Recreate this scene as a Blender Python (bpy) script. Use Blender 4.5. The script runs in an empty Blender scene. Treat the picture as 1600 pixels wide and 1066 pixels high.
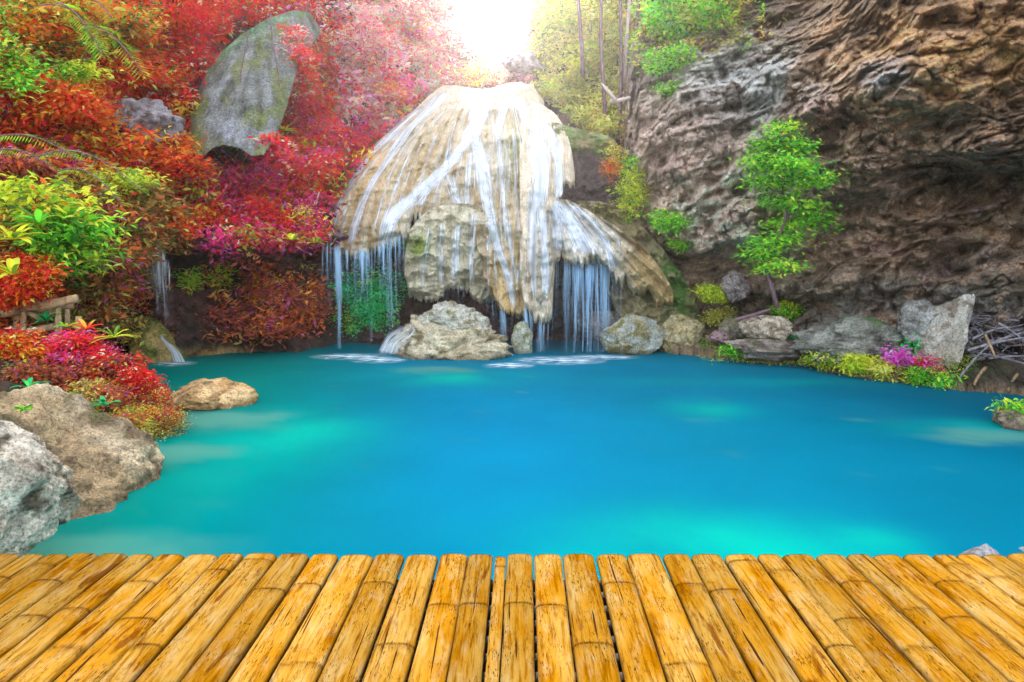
import bpy, math, random
import numpy as np
from mathutils import Vector

# ------------------------------------------------------------------ camera, world, sun
C = bpy.context.scene.collection
SC = bpy.context.scene
F = 1600 * 24 / 36.0
HOR = 380.0
CAMZ = 3.0
PITCH = math.atan((533 - HOR) / F)
cam_d = bpy.data.cameras.new('camera'); cam_d.lens = 24; cam_d.sensor_width = 36
cam_d.clip_end = 5000; cam_d.clip_start = 0.05
cam = bpy.data.objects.new('camera', cam_d); C.objects.link(cam)
cam.location = (0, 0, CAMZ); cam.rotation_euler = (math.pi / 2 - PITCH, 0, 0)
SC.camera = cam

SUN_EL = math.radians(23.5); SUN_AZ = math.radians(-3)      # azimuth from +Y towards +X
W_ = bpy.data.worlds.new('World'); SC.world = W_; W_.use_nodes = True
nt = W_.node_tree; nt.nodes.clear()
sky = nt.nodes.new('ShaderNodeTexSky'); sky.sky_type = 'NISHITA'; sky.sun_disc = False
sky.sun_elevation = SUN_EL; sky.sun_rotation = SUN_AZ; sky.dust_density = 4.0; sky.air_density = 1.0; sky.ozone_density = 0.6
bg = nt.nodes.new('ShaderNodeBackground'); bg.inputs[1].default_value = 0.15
wo = nt.nodes.new('ShaderNodeOutputWorld')
hs = nt.nodes.new('ShaderNodeHueSaturation'); hs.inputs['Saturation'].default_value = 0.45; hs.inputs['Value'].default_value = 1.0
nt.links.new(sky.outputs[0], hs.inputs['Color']); nt.links.new(hs.outputs[0], bg.inputs[0]); nt.links.new(bg.outputs[0], wo.inputs[0])
sd = bpy.data.lights.new('sun', 'SUN'); sd.energy = 2.2; sd.angle = math.radians(0.6); sd.color = (1.0, 0.95, 0.86)
sun = bpy.data.objects.new('sun', sd); C.objects.link(sun)
sv = Vector((math.sin(SUN_AZ) * math.cos(SUN_EL), math.cos(SUN_AZ) * math.cos(SUN_EL), math.sin(SUN_EL)))
sun.rotation_euler = sv.to_track_quat('Z', 'Y').to_euler()
SC.view_settings.view_transform = 'Standard'; SC.view_settings.look = 'None'
SC.view_settings.gamma = 1; SC.view_settings.use_curve_mapping = False
SC.view_settings.exposure = 2.88
SC.cycles.max_bounces = 8; SC.cycles.transparent_max_bounces = 24

# ------------------------------------------------------------------ projection helpers (for measuring the place from the photo)
cp, sp = math.cos(PITCH), math.sin(PITCH)
def ray(px, py):
    px = np.asarray(px, float); py = np.asarray(py, float)
    a = (px - 800) / F; b = (533 - py) / F
    return a, cp + b * sp, -sp + b * cp
def P(px, py, Y):
    a, y, z = ray(px, py); t = np.asarray(Y, float) / y
    return np.stack([a * t, y * t, CAMZ + z * t], -1)
def G(px, py, z=0.0):
    a, y, zz = ray(px, py); t = (z - CAMZ) / zz
    return np.stack([a * t, y * t, CAMZ + zz * t], -1)

# ------------------------------------------------------------------ numpy noise
RS = np.random.RandomState(5)
PERM = np.concatenate([RS.permutation(256)] * 3)
GR = RS.normal(size=(256, 3)); GR /= np.linalg.norm(GR, axis=1)[:, None]
def pn(p):
    p = np.asarray(p, float); i = np.floor(p).astype(int); f = p - i; i &= 255
    u = f * f * f * (f * (f * 6 - 15) + 10); out = 0
    for dx in (0, 1):
        for dy in (0, 1):
            for dz in (0, 1):
                h = PERM[PERM[PERM[(i[..., 0] + dx) & 255] + ((i[..., 1] + dy) & 255)] + ((i[..., 2] + dz) & 255)]
                g = GR[h]; d = (f - np.array([dx, dy, dz]))
                w = (u[..., 0] if dx else 1 - u[..., 0]) * (u[..., 1] if dy else 1 - u[..., 1]) * (u[..., 2] if dz else 1 - u[..., 2])
                out = out + w * (g * d).sum(-1)
    return out * 1.5
def fbm(p, o=4, lac=2.1, g=0.5):
    s = 0; a = 1; p = np.asarray(p, float)
    for k in range(o):
        s = s + a * pn(p + 17.3 * k); p = p * lac; a *= g
    return s
def ridge(p, o=4, lac=2.1, g=0.5):
    s = 0; a = 1; p = np.asarray(p, float)
    for k in range(o):
        s = s + a * (1 - 2 * np.abs(pn(p + 9.7 * k))); p = p * lac; a *= g
    return s
def worley(p, seed=0):
    p = np.asarray(p, float); i = np.floor(p).astype(int); f = p - i
    R = np.random.RandomState(100 + seed).rand(256, 3)
    f1 = np.full(p.shape[:-1], 9.0); f2 = f1.copy(); idc = np.zeros(p.shape[:-1], int)
    for dx in (-1, 0, 1):
        for dy in (-1, 0, 1):
            for dz in (-1, 0, 1):
                h = PERM[PERM[PERM[(i[..., 0] + dx) & 255] + ((i[..., 1] + dy) & 255)] + ((i[..., 2] + dz) & 255)]
                d = np.linalg.norm(R[h] + np.array([dx, dy, dz]) - f, axis=-1)
                m = d < f1; f2 = np.where(m, f1, np.minimum(f2, d)); idc = np.where(m, h, idc); f1 = np.where(m, d, f1)
    return f1, f2, R[idc, 0]
def v3(x, y, z=0.0):
    x, y, z = np.broadcast_arrays(np.asarray(x, float), np.asarray(y, float), np.asarray(z, float))
    return np.stack([x, y, z], -1)
def sst(a, b, x):
    t = np.clip((np.asarray(x, float) - a) / (b - a), 0, 1); return t * t * (3 - 2 * t)
def interp(x, tab):
    k = sorted(tab); return np.interp(x, [q[0] for q in k], [q[1] for q in k])
def gau(px, py, cx, cy, rx, ry):
    return np.exp(-((px - cx) / rx) ** 2 - ((py - cy) / ry) ** 2)
def mixc(a, b, t):
    t = np.clip(np.asarray(t), 0, 1)[..., None]; return np.asarray(a) * (1 - t) + np.asarray(b) * t

# ------------------------------------------------------------------ mesh helpers
def mesh(name, V, Fc, mat, parent=None, col=None, alpha=None, flow=None, smooth=True, origin=None):
    V = np.asarray(V, float).reshape(-1, 3); Fc = np.asarray(Fc, int); n = Fc.shape[1]
    if origin is None: origin = (0, 0, 0)
    V = V - np.asarray(origin, float)
    me = bpy.data.meshes.new(name)
    me.vertices.add(len(V)); me.vertices.foreach_set('co', V.astype(np.float32).ravel())
    me.loops.add(Fc.size); me.loops.foreach_set('vertex_index', Fc.astype(np.int32).ravel())
    me.polygons.add(len(Fc)); me.polygons.foreach_set('loop_start', np.arange(0, Fc.size, n, dtype=np.int32))
    me.polygons.foreach_set('use_smooth', np.full(len(Fc), smooth, bool))
    me.update(calc_edges=True)
    if col is not None:
        at = me.attributes.new('tint', 'FLOAT_COLOR', 'POINT')
        c4 = np.ones((len(V), 4), np.float32); c4[:, :3] = np.asarray(col).reshape(-1, 3); at.data.foreach_set('color', c4.ravel())
    if alpha is not None:
        at = me.attributes.new('cover', 'FLOAT', 'POINT'); at.data.foreach_set('value', np.asarray(alpha, np.float32).ravel())
    if flow is not None:
        at = me.attributes.new('flow', 'FLOAT_VECTOR', 'POINT'); at.data.foreach_set('vector', np.asarray(flow, np.float32).ravel())
    me.materials.append(mat)
    o = bpy.data.objects.new(name, me); C.objects.link(o); o.location = origin
    if parent is not None:
        o.parent = parent; o.location = Vector(origin) - parent.location
    return o
def tag(o, label=None, cat=None, group=None, kind=None):
    if label: o['label'] = label
    if cat: o['category'] = cat
    if group: o['group'] = group
    if kind: o['kind'] = kind
    return o
def empty(name, loc, label, cat, group=None):
    o = bpy.data.objects.new(name, None); C.objects.link(o); o.location = [float(q) for q in loc]; o.empty_display_size = 0.2
    return tag(o, label, cat, group)
def gridfaces(nr, nc, off=0, flip=False):
    a = np.arange(nr * nc).reshape(nr, nc) + off
    q = np.stack([a[:-1, :-1], a[1:, :-1], a[1:, 1:], a[:-1, 1:]], -1).reshape(-1, 4)
    return q[:, ::-1] if flip else q
def tube(path, rad, n=7, flat=1.0, seed=0, wob=0.0):
    path = np.asarray(path, float); m = len(path); rad = np.broadcast_to(np.asarray(rad, float), (m,))
    T = np.gradient(path, axis=0); T /= np.linalg.norm(T, axis=1)[:, None] + 1e-9
    ref = np.where(np.abs(T[:, 2:3]) > 0.9, np.array([[1.0, 0, 0]]), np.array([[0, 0, 1.0]]))
    A = np.cross(T, ref); A /= np.linalg.norm(A, axis=1)[:, None] + 1e-9; B = np.cross(T, A)
    th = np.linspace(0, 2 * math.pi, n, endpoint=False)
    r = rad[:, None] * np.ones((1, n))
    if wob: r = r * (1 + wob * pn(v3(np.cos(th)[None] * 1.3 + seed * 3.1, np.sin(th)[None] * 1.3, np.arange(m)[:, None] * 0.6 + seed)))
    V = path[:, None] + A[:, None] * (r * np.cos(th))[..., None] + B[:, None] * (r * np.sin(th) * flat)[..., None]
    idx = np.arange(m * n).reshape(m, n); nx = np.roll(idx, -1, 1)
    Q = np.stack([idx[:-1], nx[:-1], nx[1:], idx[1:]], -1).reshape(-1, 4)
    caps = []
    V = V.reshape(-1, 3)
    c0 = len(V); V = np.vstack([V, path[0], path[-1]])
    for j in range(n):
        k = (j + 1) % n
        caps.append([c0, k, j, c0]) ; caps.append([c0 + 1, (m - 1) * n + j, (m - 1) * n + k, c0 + 1])
    # end caps as degenerate-free quads: pair triangles
    cq = []
    for j in range(0, n - 1, 2):
        cq.append([c0, (j + 2) % n, j + 1, j]); b = (m - 1) * n
        cq.append([c0 + 1, b + j, b + j + 1, b + (j + 2) % n])
    if n % 2:  # last one: split edge with the centre
        cq.append([c0, 0, n - 1, n - 2] if False else [c0, 0, n - 1, n - 1]) if False else None
    return V, np.vstack([Q, np.array(cq)])
def merge(parts):
    Vs, Fs, k = [], [], 0
    for V, Q in parts:
        Vs.append(V); Fs.append(Q + k); k += len(V)
    return np.vstack(Vs), np.vstack(Fs)

# ------------------------------------------------------------------ materials
def mat_new(name):
    m = bpy.data.materials.new(name); m.use_nodes = True; t = m.node_tree; t.nodes.clear()
    o = t.nodes.new('ShaderNodeOutputMaterial')
    return m, t, o
def N(t, kind, **kw):
    n = t.nodes.new(kind)
    for k, v in kw.items():
        if k.startswith('i_'):
            key = k[2:]; key = int(key) if key.isdigit() else key.replace('_', ' ')
            n.inputs[key].default_value = v
        else: setattr(n, k, v)
    return n
def ramp(t, stops, interp='LINEAR'):
    r = t.nodes.new('ShaderNodeValToRGB'); r.color_ramp.interpolation = interp
    e = r.color_ramp.elements
    while len(e) < len(stops): e.new(0.5)
    for k, (p, c) in enumerate(stops):
        e[k].position = p; e[k].color = (*c, 1) if len(c) == 3 else c
    return r
def rock_mat(name, scale, bump=0.5, rough=0.85, spec=0.25, stretch=(1, 1, 1), var=0.45, dist=0.05, pit=0.5):
    m, t, o = mat_new(name); L = t.links.new
    at = N(t, 'ShaderNodeAttribute', attribute_name='tint')
    tc = N(t, 'ShaderNodeTexCoord'); mp = N(t, 'ShaderNodeMapping'); mp.inputs['Scale'].default_value = stretch
    L(tc.outputs['Object'], mp.inputs['Vector'])
    n1 = N(t, 'ShaderNodeTexNoise', i_Scale=scale, i_Detail=9.0, i_Roughness=0.68); L(mp.outputs[0], n1.inputs['Vector'])
    n2 = N(t, 'ShaderNodeTexNoise', i_Scale=scale * 7, i_Detail=8.0, i_Roughness=0.78); L(mp.outputs[0], n2.inputs['Vector'])
    vo = N(t, 'ShaderNodeTexVoronoi', i_Scale=scale * 2.2); L(mp.outputs[0], vo.inputs['Vector'])
    r1 = ramp(t, [(0.3, (1 - var,) * 3), (0.52, (1,) * 3), (0.72, (1 + var,) * 3)]); L(n1.outputs[0], r1.inputs[0])
    r2 = ramp(t, [(0.36, (1 - var * 1.4,) * 3), (0.5, (1,) * 3), (0.64, (1 + var * 1.0,) * 3)]); L(n2.outputs[0], r2.inputs[0])
    mx = N(t, 'ShaderNodeMix', data_type='RGBA', blend_type='MULTIPLY'); mx.inputs[0].default_value = 1
    L(at.outputs['Color'], mx.inputs[6]); L(r1.outputs[0], mx.inputs[7])
    m2 = N(t, 'ShaderNodeMix', data_type='RGBA', blend_type='MULTIPLY'); m2.inputs[0].default_value = 1
    L(mx.outputs[2], m2.inputs[6]); L(r2.outputs[0], m2.inputs[7])
    ad = N(t, 'ShaderNodeMath', operation='MULTIPLY_ADD'); L(vo.outputs['Distance'], ad.inputs[0]); ad.inputs[1].default_value = pit; L(n1.outputs[0], ad.inputs[2])
    a2 = N(t, 'ShaderNodeMath', operation='MULTIPLY_ADD'); L(n2.outputs[0], a2.inputs[0]); a2.inputs[1].default_value = 0.85; L(ad.outputs[0], a2.inputs[2])
    bp = N(t, 'ShaderNodeBump', i_Strength=bump, i_Distance=dist); L(a2.outputs[0], bp.inputs['Height'])
    b = N(t, 'ShaderNodeBsdfPrincipled', i_Roughness=rough, i_Specular_IOR_Level=spec)
    L(m2.outputs[2], b.inputs['Base Color']); L(bp.outputs[0], b.inputs['Normal']); L(b.outputs[0], o.inputs[0])
    return m
M_CLIFF = rock_mat('cliff rock', 2.2, 1.0, dist=0.12, var=0.5, pit=0.9)
M_ROCK = rock_mat('boulder rock', 3.0, 0.9, dist=0.06, var=0.45)
M_NEAR = rock_mat('near boulder rock', 4.5, 1.0, dist=0.05, var=0.55, pit=0.8)
M_TUFA = rock_mat('wet travertine', 2.5, 0.7, rough=0.45, spec=0.5, stretch=(1.8, 1, 0.6), var=0.35, dist=0.05, pit=0.2)
M_SOIL = rock_mat('hillside soil', 1.0, 0.9, dist=0.15, var=0.5)

def leaf_mat(name, trans=0.35):
    m, t, o = mat_new(name); L = t.links.new
    at = N(t, 'ShaderNodeAttribute', attribute_name='tint')
    b = N(t, 'ShaderNodeBsdfPrincipled', i_Roughness=0.55, i_Specular_IOR_Level=0.12)
    tr = N(t, 'ShaderNodeBsdfTranslucent'); mx = N(t, 'ShaderNodeMixShader'); mx.inputs[0].default_value = trans
    L(at.outputs['Color'], b.inputs['Base Color']); L(at.outputs['Color'], tr.inputs['Color'])
    L(b.outputs[0], mx.inputs[1]); L(tr.outputs[0], mx.inputs[2]); L(mx.outputs[0], o.inputs[0])
    return m
M_LEAF = leaf_mat('leaves', 0.5)
def bark_mat(name, c1, c2, scale=6):
    m, t, o = mat_new(name); L = t.links.new
    tc = N(t, 'ShaderNodeTexCoord'); mp = N(t, 'ShaderNodeMapping'); mp.inputs['Scale'].default_value = (1, 1, 0.25)
    L(tc.outputs['Object'], mp.inputs['Vector'])
    n1 = N(t, 'ShaderNodeTexNoise', i_Scale=scale * 3, i_Detail=8.0, i_Roughness=0.7); L(mp.outputs[0], n1.inputs['Vector'])
    r = ramp(t, [(0.35, c1), (0.65, c2)]); L(n1.outputs[0], r.inputs[0])
    bp = N(t, 'ShaderNodeBump', i_Strength=0.8, i_Distance=0.02); L(n1.outputs[0], bp.inputs['Height'])
    b = N(t, 'ShaderNodeBsdfPrincipled', i_Roughness=0.85, i_Specular_IOR_Level=0.2)
    L(r.outputs[0], b.inputs['Base Color']); L(bp.outputs[0], b.inputs['Normal']); L(b.outputs[0], o.inputs[0])
    return m
M_BARK = bark_mat('mauve bark', (0.10, 0.05, 0.06), (0.30, 0.18, 0.2))
M_BARKP = bark_mat('pale bark', (0.4, 0.28, 0.26), (0.7, 0.55, 0.5))
M_BARKM = bark_mat('magenta bark', (0.22, 0.03, 0.12), (0.5, 0.12, 0.3))
M_RAIL = bark_mat('weathered rail wood', (0.26, 0.16, 0.08), (0.62, 0.45, 0.26), 3)
M_STICK = bark_mat('grey driftwood', (0.08, 0.07, 0.09), (0.34, 0.30, 0.31), 5)
M_STICKB = bark_mat('brown driftwood', (0.12, 0.07, 0.04), (0.5, 0.33, 0.2), 5)

def water_film(name, col, fx=26.0, fy=0.9, soft=1.3, top=1.0, rough=0.4):
    m, t, o = mat_new(name); L = t.links.new
    at = N(t, 'ShaderNodeAttribute', attribute_name='cover'); fl = N(t, 'ShaderNodeAttribute', attribute_name='flow')
    mp = N(t, 'ShaderNodeMapping'); mp.inputs['Scale'].default_value = (fx, fy, 1); L(fl.outputs['Vector'], mp.inputs['Vector'])
    n1 = N(t, 'ShaderNodeTexNoise', i_Scale=1.0, i_Detail=6.0, i_Roughness=0.65); L(mp.outputs[0], n1.inputs['Vector'])
    r = N(t, 'ShaderNodeMapRange', i_1=.25, i_2=.75, i_3=-soft, i_4=soft * .55); L(n1.outputs[0], r.inputs[0])
    a0 = N(t, 'ShaderNodeMath', operation='MULTIPLY'); L(at.outputs['Fac'], a0.inputs[0]); a0.inputs[1].default_value = 1.6
    ad = N(t, 'ShaderNodeMath', operation='ADD', use_clamp=True); L(a0.outputs[0], ad.inputs[0]); L(r.outputs[0], ad.inputs[1])
    ed = N(t, 'ShaderNodeMath', operation='MULTIPLY', use_clamp=True); L(at.outputs['Fac'], ed.inputs[0]); ed.inputs[1].default_value = 2.2
    m4 = N(t, 'ShaderNodeMath', operation='MULTIPLY'); L(ad.outputs[0], m4.inputs[0]); L(ed.outputs[0], m4.inputs[1])
    m5 = N(t, 'ShaderNodeMath', operation='MULTIPLY'); L(m4.outputs[0], m5.inputs[0]); m5.inputs[1].default_value = top
    b = N(t, 'ShaderNodeBsdfPrincipled', i_Roughness=rough, i_Specular_IOR_Level=0.3); b.inputs['Base Color'].default_value = (*col, 1)
    tl = N(t, 'ShaderNodeBsdfTranslucent'); tl.inputs[0].default_value = (*col, 1)
    ms = N(t, 'ShaderNodeMixShader'); ms.inputs[0].default_value = 0.35; L(b.outputs[0], ms.inputs[1]); L(tl.outputs[0], ms.inputs[2])
    tp = N(t, 'ShaderNodeBsdfTransparent'); mx = N(t, 'ShaderNodeMixShader')
    L(m5.outputs[0], mx.inputs[0]); L(tp.outputs[0], mx.inputs[1]); L(ms.outputs[0], mx.inputs[2]); L(mx.outputs[0], o.inputs[0])
    return m
M_FILM = water_film('running white water', (0.78, 0.82, 0.88))
M_FALL = water_film('falling water threads', (0.45, 0.72, 1.0), fx=60, fy=1.0, soft=1.1, top=.8)
def foam_mat():
    m, t, o = mat_new('foam on the pool'); L = t.links.new; at = N(t, 'ShaderNodeAttribute', attribute_name='cover'); tc = N(t, 'ShaderNodeTexCoord')
    mp = N(t, 'ShaderNodeMapping'); mp.inputs['Scale'].default_value = (2, 5, 1); L(tc.outputs['Object'], mp.inputs['Vector']); n = N(t, 'ShaderNodeTexNoise', i_Scale=1.2, i_Detail=5.0); L(mp.outputs[0], n.inputs['Vector'])
    r = N(t, 'ShaderNodeMapRange', i_1=.36, i_2=.68); L(n.outputs[0], r.inputs[0]); mu = N(t, 'ShaderNodeMath', operation='MULTIPLY'); L(at.outputs['Fac'], mu.inputs[0]); L(r.outputs[0], mu.inputs[1])
    b = N(t, 'ShaderNodeBsdfDiffuse'); b.inputs[0].default_value = (.7, .9, 1, 1); tp = N(t, 'ShaderNodeBsdfTransparent'); mx = N(t, 'ShaderNodeMixShader'); L(mu.outputs[0], mx.inputs[0]); L(tp.outputs[0], mx.inputs[1]); L(b.outputs[0], mx.inputs[2]); L(mx.outputs[0], o.inputs[0]); return m
M_FOAM = foam_mat()

# ------------------------------------------------------------------ pool water, bed, ground
def pool_material():
    m, t, o = mat_new('turquoise pool water'); L = t.links.new
    geo = N(t, 'ShaderNodeNewGeometry'); sx = N(t, 'ShaderNodeSeparateXYZ'); L(geo.outputs['Position'], sx.inputs[0])
    at = N(t, 'ShaderNodeAttribute', attribute_name='tint')
    n1 = N(t, 'ShaderNodeTexNoise', i_Scale=0.5, i_Detail=2.0); L(geo.outputs['Position'], n1.inputs['Vector'])
    r1 = ramp(t, [(0.3, (0.93,) * 3), (0.7, (1.07,) * 3)]); L(n1.outputs[0], r1.inputs[0])
    mx = N(t, 'ShaderNodeMix', data_type='RGBA', blend_type='MULTIPLY'); mx.inputs[0].default_value = 1
    L(at.outputs['Color'], mx.inputs[6]); L(r1.outputs[0], mx.inputs[7])
    mp = N(t, 'ShaderNodeMapping'); mp.inputs['Scale'].default_value = (1.0, 2.2, 1); L(geo.outputs['Position'], mp.inputs['Vector'])
    n2 = N(t, 'ShaderNodeTexNoise', i_Scale=2.2, i_Detail=3.0); L(mp.outputs[0], n2.inputs['Vector'])
    bp = N(t, 'ShaderNodeBump', i_Strength=0.12, i_Distance=0.03); L(n2.outputs[0], bp.inputs['Height'])
    b = N(t, 'ShaderNodeBsdfPrincipled', i_Roughness=0.5, i_Specular_IOR_Level=0.0)
    L(mx.outputs[2], b.inputs['Base Color']); L(bp.outputs[0], b.inputs['Normal'])
    tp = N(t, 'ShaderNodeBsdfTransparent'); tp.inputs[0].default_value = (0.55, 0.9, 0.85, 1)
    ms = N(t, 'ShaderNodeMixShader'); ms.inputs[0].default_value = 0.72
    L(tp.outputs[0], ms.inputs[1]); L(b.outputs[0], ms.inputs[2]); L(ms.outputs[0], o.inputs[0])
    return m
def plane_grid(x0, x1, y0, y1, nx, ny, z):
    X, Y = np.meshgrid(np.linspace(x0, x1, nx), np.linspace(y0, y1, ny))
    return X, Y, v3(X, Y, z), gridfaces(ny, nx)[:, ::-1]
X, Y, V, Q = plane_grid(-26, 26, -6, 24, 261, 151, 0.0)
def to_px(Vw):
    d = Vw - np.array([0, 0, CAMZ]); zf = d[..., 1] * cp - d[..., 2] * sp; zu = d[..., 1] * sp + d[..., 2] * cp
    zf = np.where(zf < 0.3, 0.3, zf)
    return 800 + F * d[..., 0] / zf, 533 - F * zu / zf
def wspot(X, Y, px, py, rx, ry):
    c = G(px, py); return np.exp(-((X - c[0]) / rx) ** 2 - ((Y - c[1]) / ry) ** 2)
wc = mixc((0.0, 0.24, 0.42), (0.0, 0.27, 0.24), sst(-0.5, -5.5, X + 0.15 * (Y - 10)))       # azure centre, teal to the left
wc = mixc(wc, (0.0, 0.16, 0.29), sst(3.0, 9.0, X) * 0.8)
wc = mixc(wc, (0.0, 0.10, 0.15), sst(16.5, 19.5, Y) * 0.6)
wc = mixc(wc, (0.0, 0.30, 0.62), wspot(X, Y, 790, 690, 1.8, 4.0) * 0.6)
wn = fbm(v3(X * 0.7, Y * 0.7, 3), 3)
for a in [(450, 685, 1.1, 1.5, .75), (700, 590, 1.6, .9, .6), (1105, 638, .7, .7, .5), (1080, 850, 1.35, 0.85, 1.0), (1190, 870, .6, .5, .6), (1370, 845, .45, .4, .6), (340, 720, 1.0, 2.5, .25), (1180, 596, 3.0, .5, .25), (1500, 668, 1.2, .5, .5)]:
    wc = mixc(wc, (0.0, 0.55, 0.46), np.clip(wspot(X, Y, *a[:4]) * a[4] * (1 + 0.8 * wn), 0, 1))
wq = fbm(v3(X * 1.1, Y * 1.8, 13), 4)
for a in [(340, 655, 1.35, .75, .8), (250, 712, .95, .55, .8), (150, 862, 1.3, .5, .6), (1550, 682, 1.1, .5, .75), (683, 578, 1.1, .5, .7)]:
    wc = mixc(wc, (.12, .42, .34), sst(.2, .95, wspot(X, Y, *a[:4]) + .35 * wq) * a[4])
wc = wc * np.array([1, .86, .80]); tag(mesh('pool_water', V, Q, pool_material(), col=wc), 'smooth turquoise blue pool water below the waterfall', None, kind='structure')
X, Y, V, Q = plane_grid(-26, 26, -6, 24, 53, 31, -1.6)
m, t, o = mat_new('pool bed'); b = N(t, 'ShaderNodeBsdfPrincipled', i_Roughness=0.9); b.inputs['Base Color'].default_value = (0.02, 0.26, 0.3, 1); t.links.new(b.outputs[0], o.inputs[0])
V[..., 2] += 0.2 * fbm(v3(X * .4, Y * .4, 0), 3)
tag(mesh('pool_bed', V, Q, m), 'pale bed of the pool seen dimly through the water', None, kind='structure')
gx = np.concatenate([-np.geomspace(1500, 30, 12), np.geomspace(30, 1500, 12)])
Xg, Yg = np.meshgrid(gx, gx); Vg = v3(Xg, Yg, -2.4); 
tag(mesh('ground', Vg, gridfaces(24, 24)[:, ::-1], M_SOIL, col=np.full((24 * 24, 3), (0.12, 0.1, 0.06))), 'forest ground around the pool', None, kind='structure')

# ------------------------------------------------------------------ hillside (left and behind the falls)
TOPG = [(-900, -700), (300, -700), (480, -520), (600, -260), (675, -120), (705, -10), (728, 75), (770, 108), (812, 92), (838, 0), (870, -160), (930, -300), (1010, -600), (1060, -700)]
def HY(px, py, rough=True):
    px, py = np.broadcast_arrays(np.asarray(px, float), np.asarray(py, float))
    b0 = interp(px, [(-900, 8), (-300, 12), (0, 14.5), (150, 16.2), (260, 18.4), (400, 20.0), (520, 20.6), (620, 21.6), (700, 22.2), (900, 22.2), (1000, 22.6)])
    sh = interp(px, [(-900, 9), (-300, 11), (0, 14.5), (200, 17.0), (270, 17.9), (340, 18.9), (500, 19.7), (640, 20.4), (900, 21.0), (1000, 21)])
    y = b0 + np.clip(370 - py, 0, 900) * interp(px, [(-900, .01), (200, .016), (400, .02), (640, .028), (760, .05), (880, .028), (1000, .018)])
    low = sst(500, 540, py); y = y * (1 - low) + sh * low
    y = y + 1.6 * gau(px, py, 400, 440, 110, 40) + 1.3 * gau(px, py, 210, 470, 45, 55) - 1.0 * gau(px, py, 460, 490, 60, 40) + 1.2 * gau(px, py, 560, 470, 80, 70) + 1.4 * gau(px, py, 925, 275, 38, 42)
    y = y - 0.9 * gau(px, py, 380, 372, 130, 14) * 1.0
    if rough:
        p = P(px, py, y)
        y = y - 0.9 * fbm(p * np.array([.35, .35, .45]) + 3, 5) - 0.25 * ridge(p * 1.3, 3)
    return y
nx, ny = 620, 420
cx = np.concatenate([np.linspace(-900, -60, 90), np.linspace(-55, 1060, nx - 90)])
tt = np.linspace(0, 1, ny)[:, None] ** 0.8
top = interp(cx, TOPG)[None] + 10 * pn(v3(cx / 30., 0, 0))[None]
PX = np.broadcast_to(cx[None], (ny, nx)); PY = top + (640 - top) * tt; PY[-1] = 860
Yh = HY(PX, PY); V = P(PX, PY, Yh)
n1 = fbm(V * 0.8, 4); n2 = fbm(V * 0.5 + 9, 3)
hc = mixc((0.07, 0.045, 0.035), (0.20, 0.10, 0.10), n1 * 1.2 + .4)
hc = mixc(hc, (0.26, 0.15, 0.19), sst(0.1, 0.5, n2) * 0.8 * (PY < 380))
hc = mixc(hc, (0.19, 0.065, 0.03), gau(PX, PY, 450, 485, 110, 45) * 1.2 * (n1 > -.3))
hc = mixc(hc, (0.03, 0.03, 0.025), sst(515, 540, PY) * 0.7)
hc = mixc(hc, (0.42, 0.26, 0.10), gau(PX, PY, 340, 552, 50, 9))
hc = mixc(hc, (0.24, 0.17, 0.18), gau(PX, PY, 940, 280, 70, 60))
tag(mesh('hillside', V, gridfaces(ny, nx), M_SOIL, col=hc), 'steep wooded hillside wrapping round the left of the pool and behind the falls', None, kind='structure')

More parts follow.
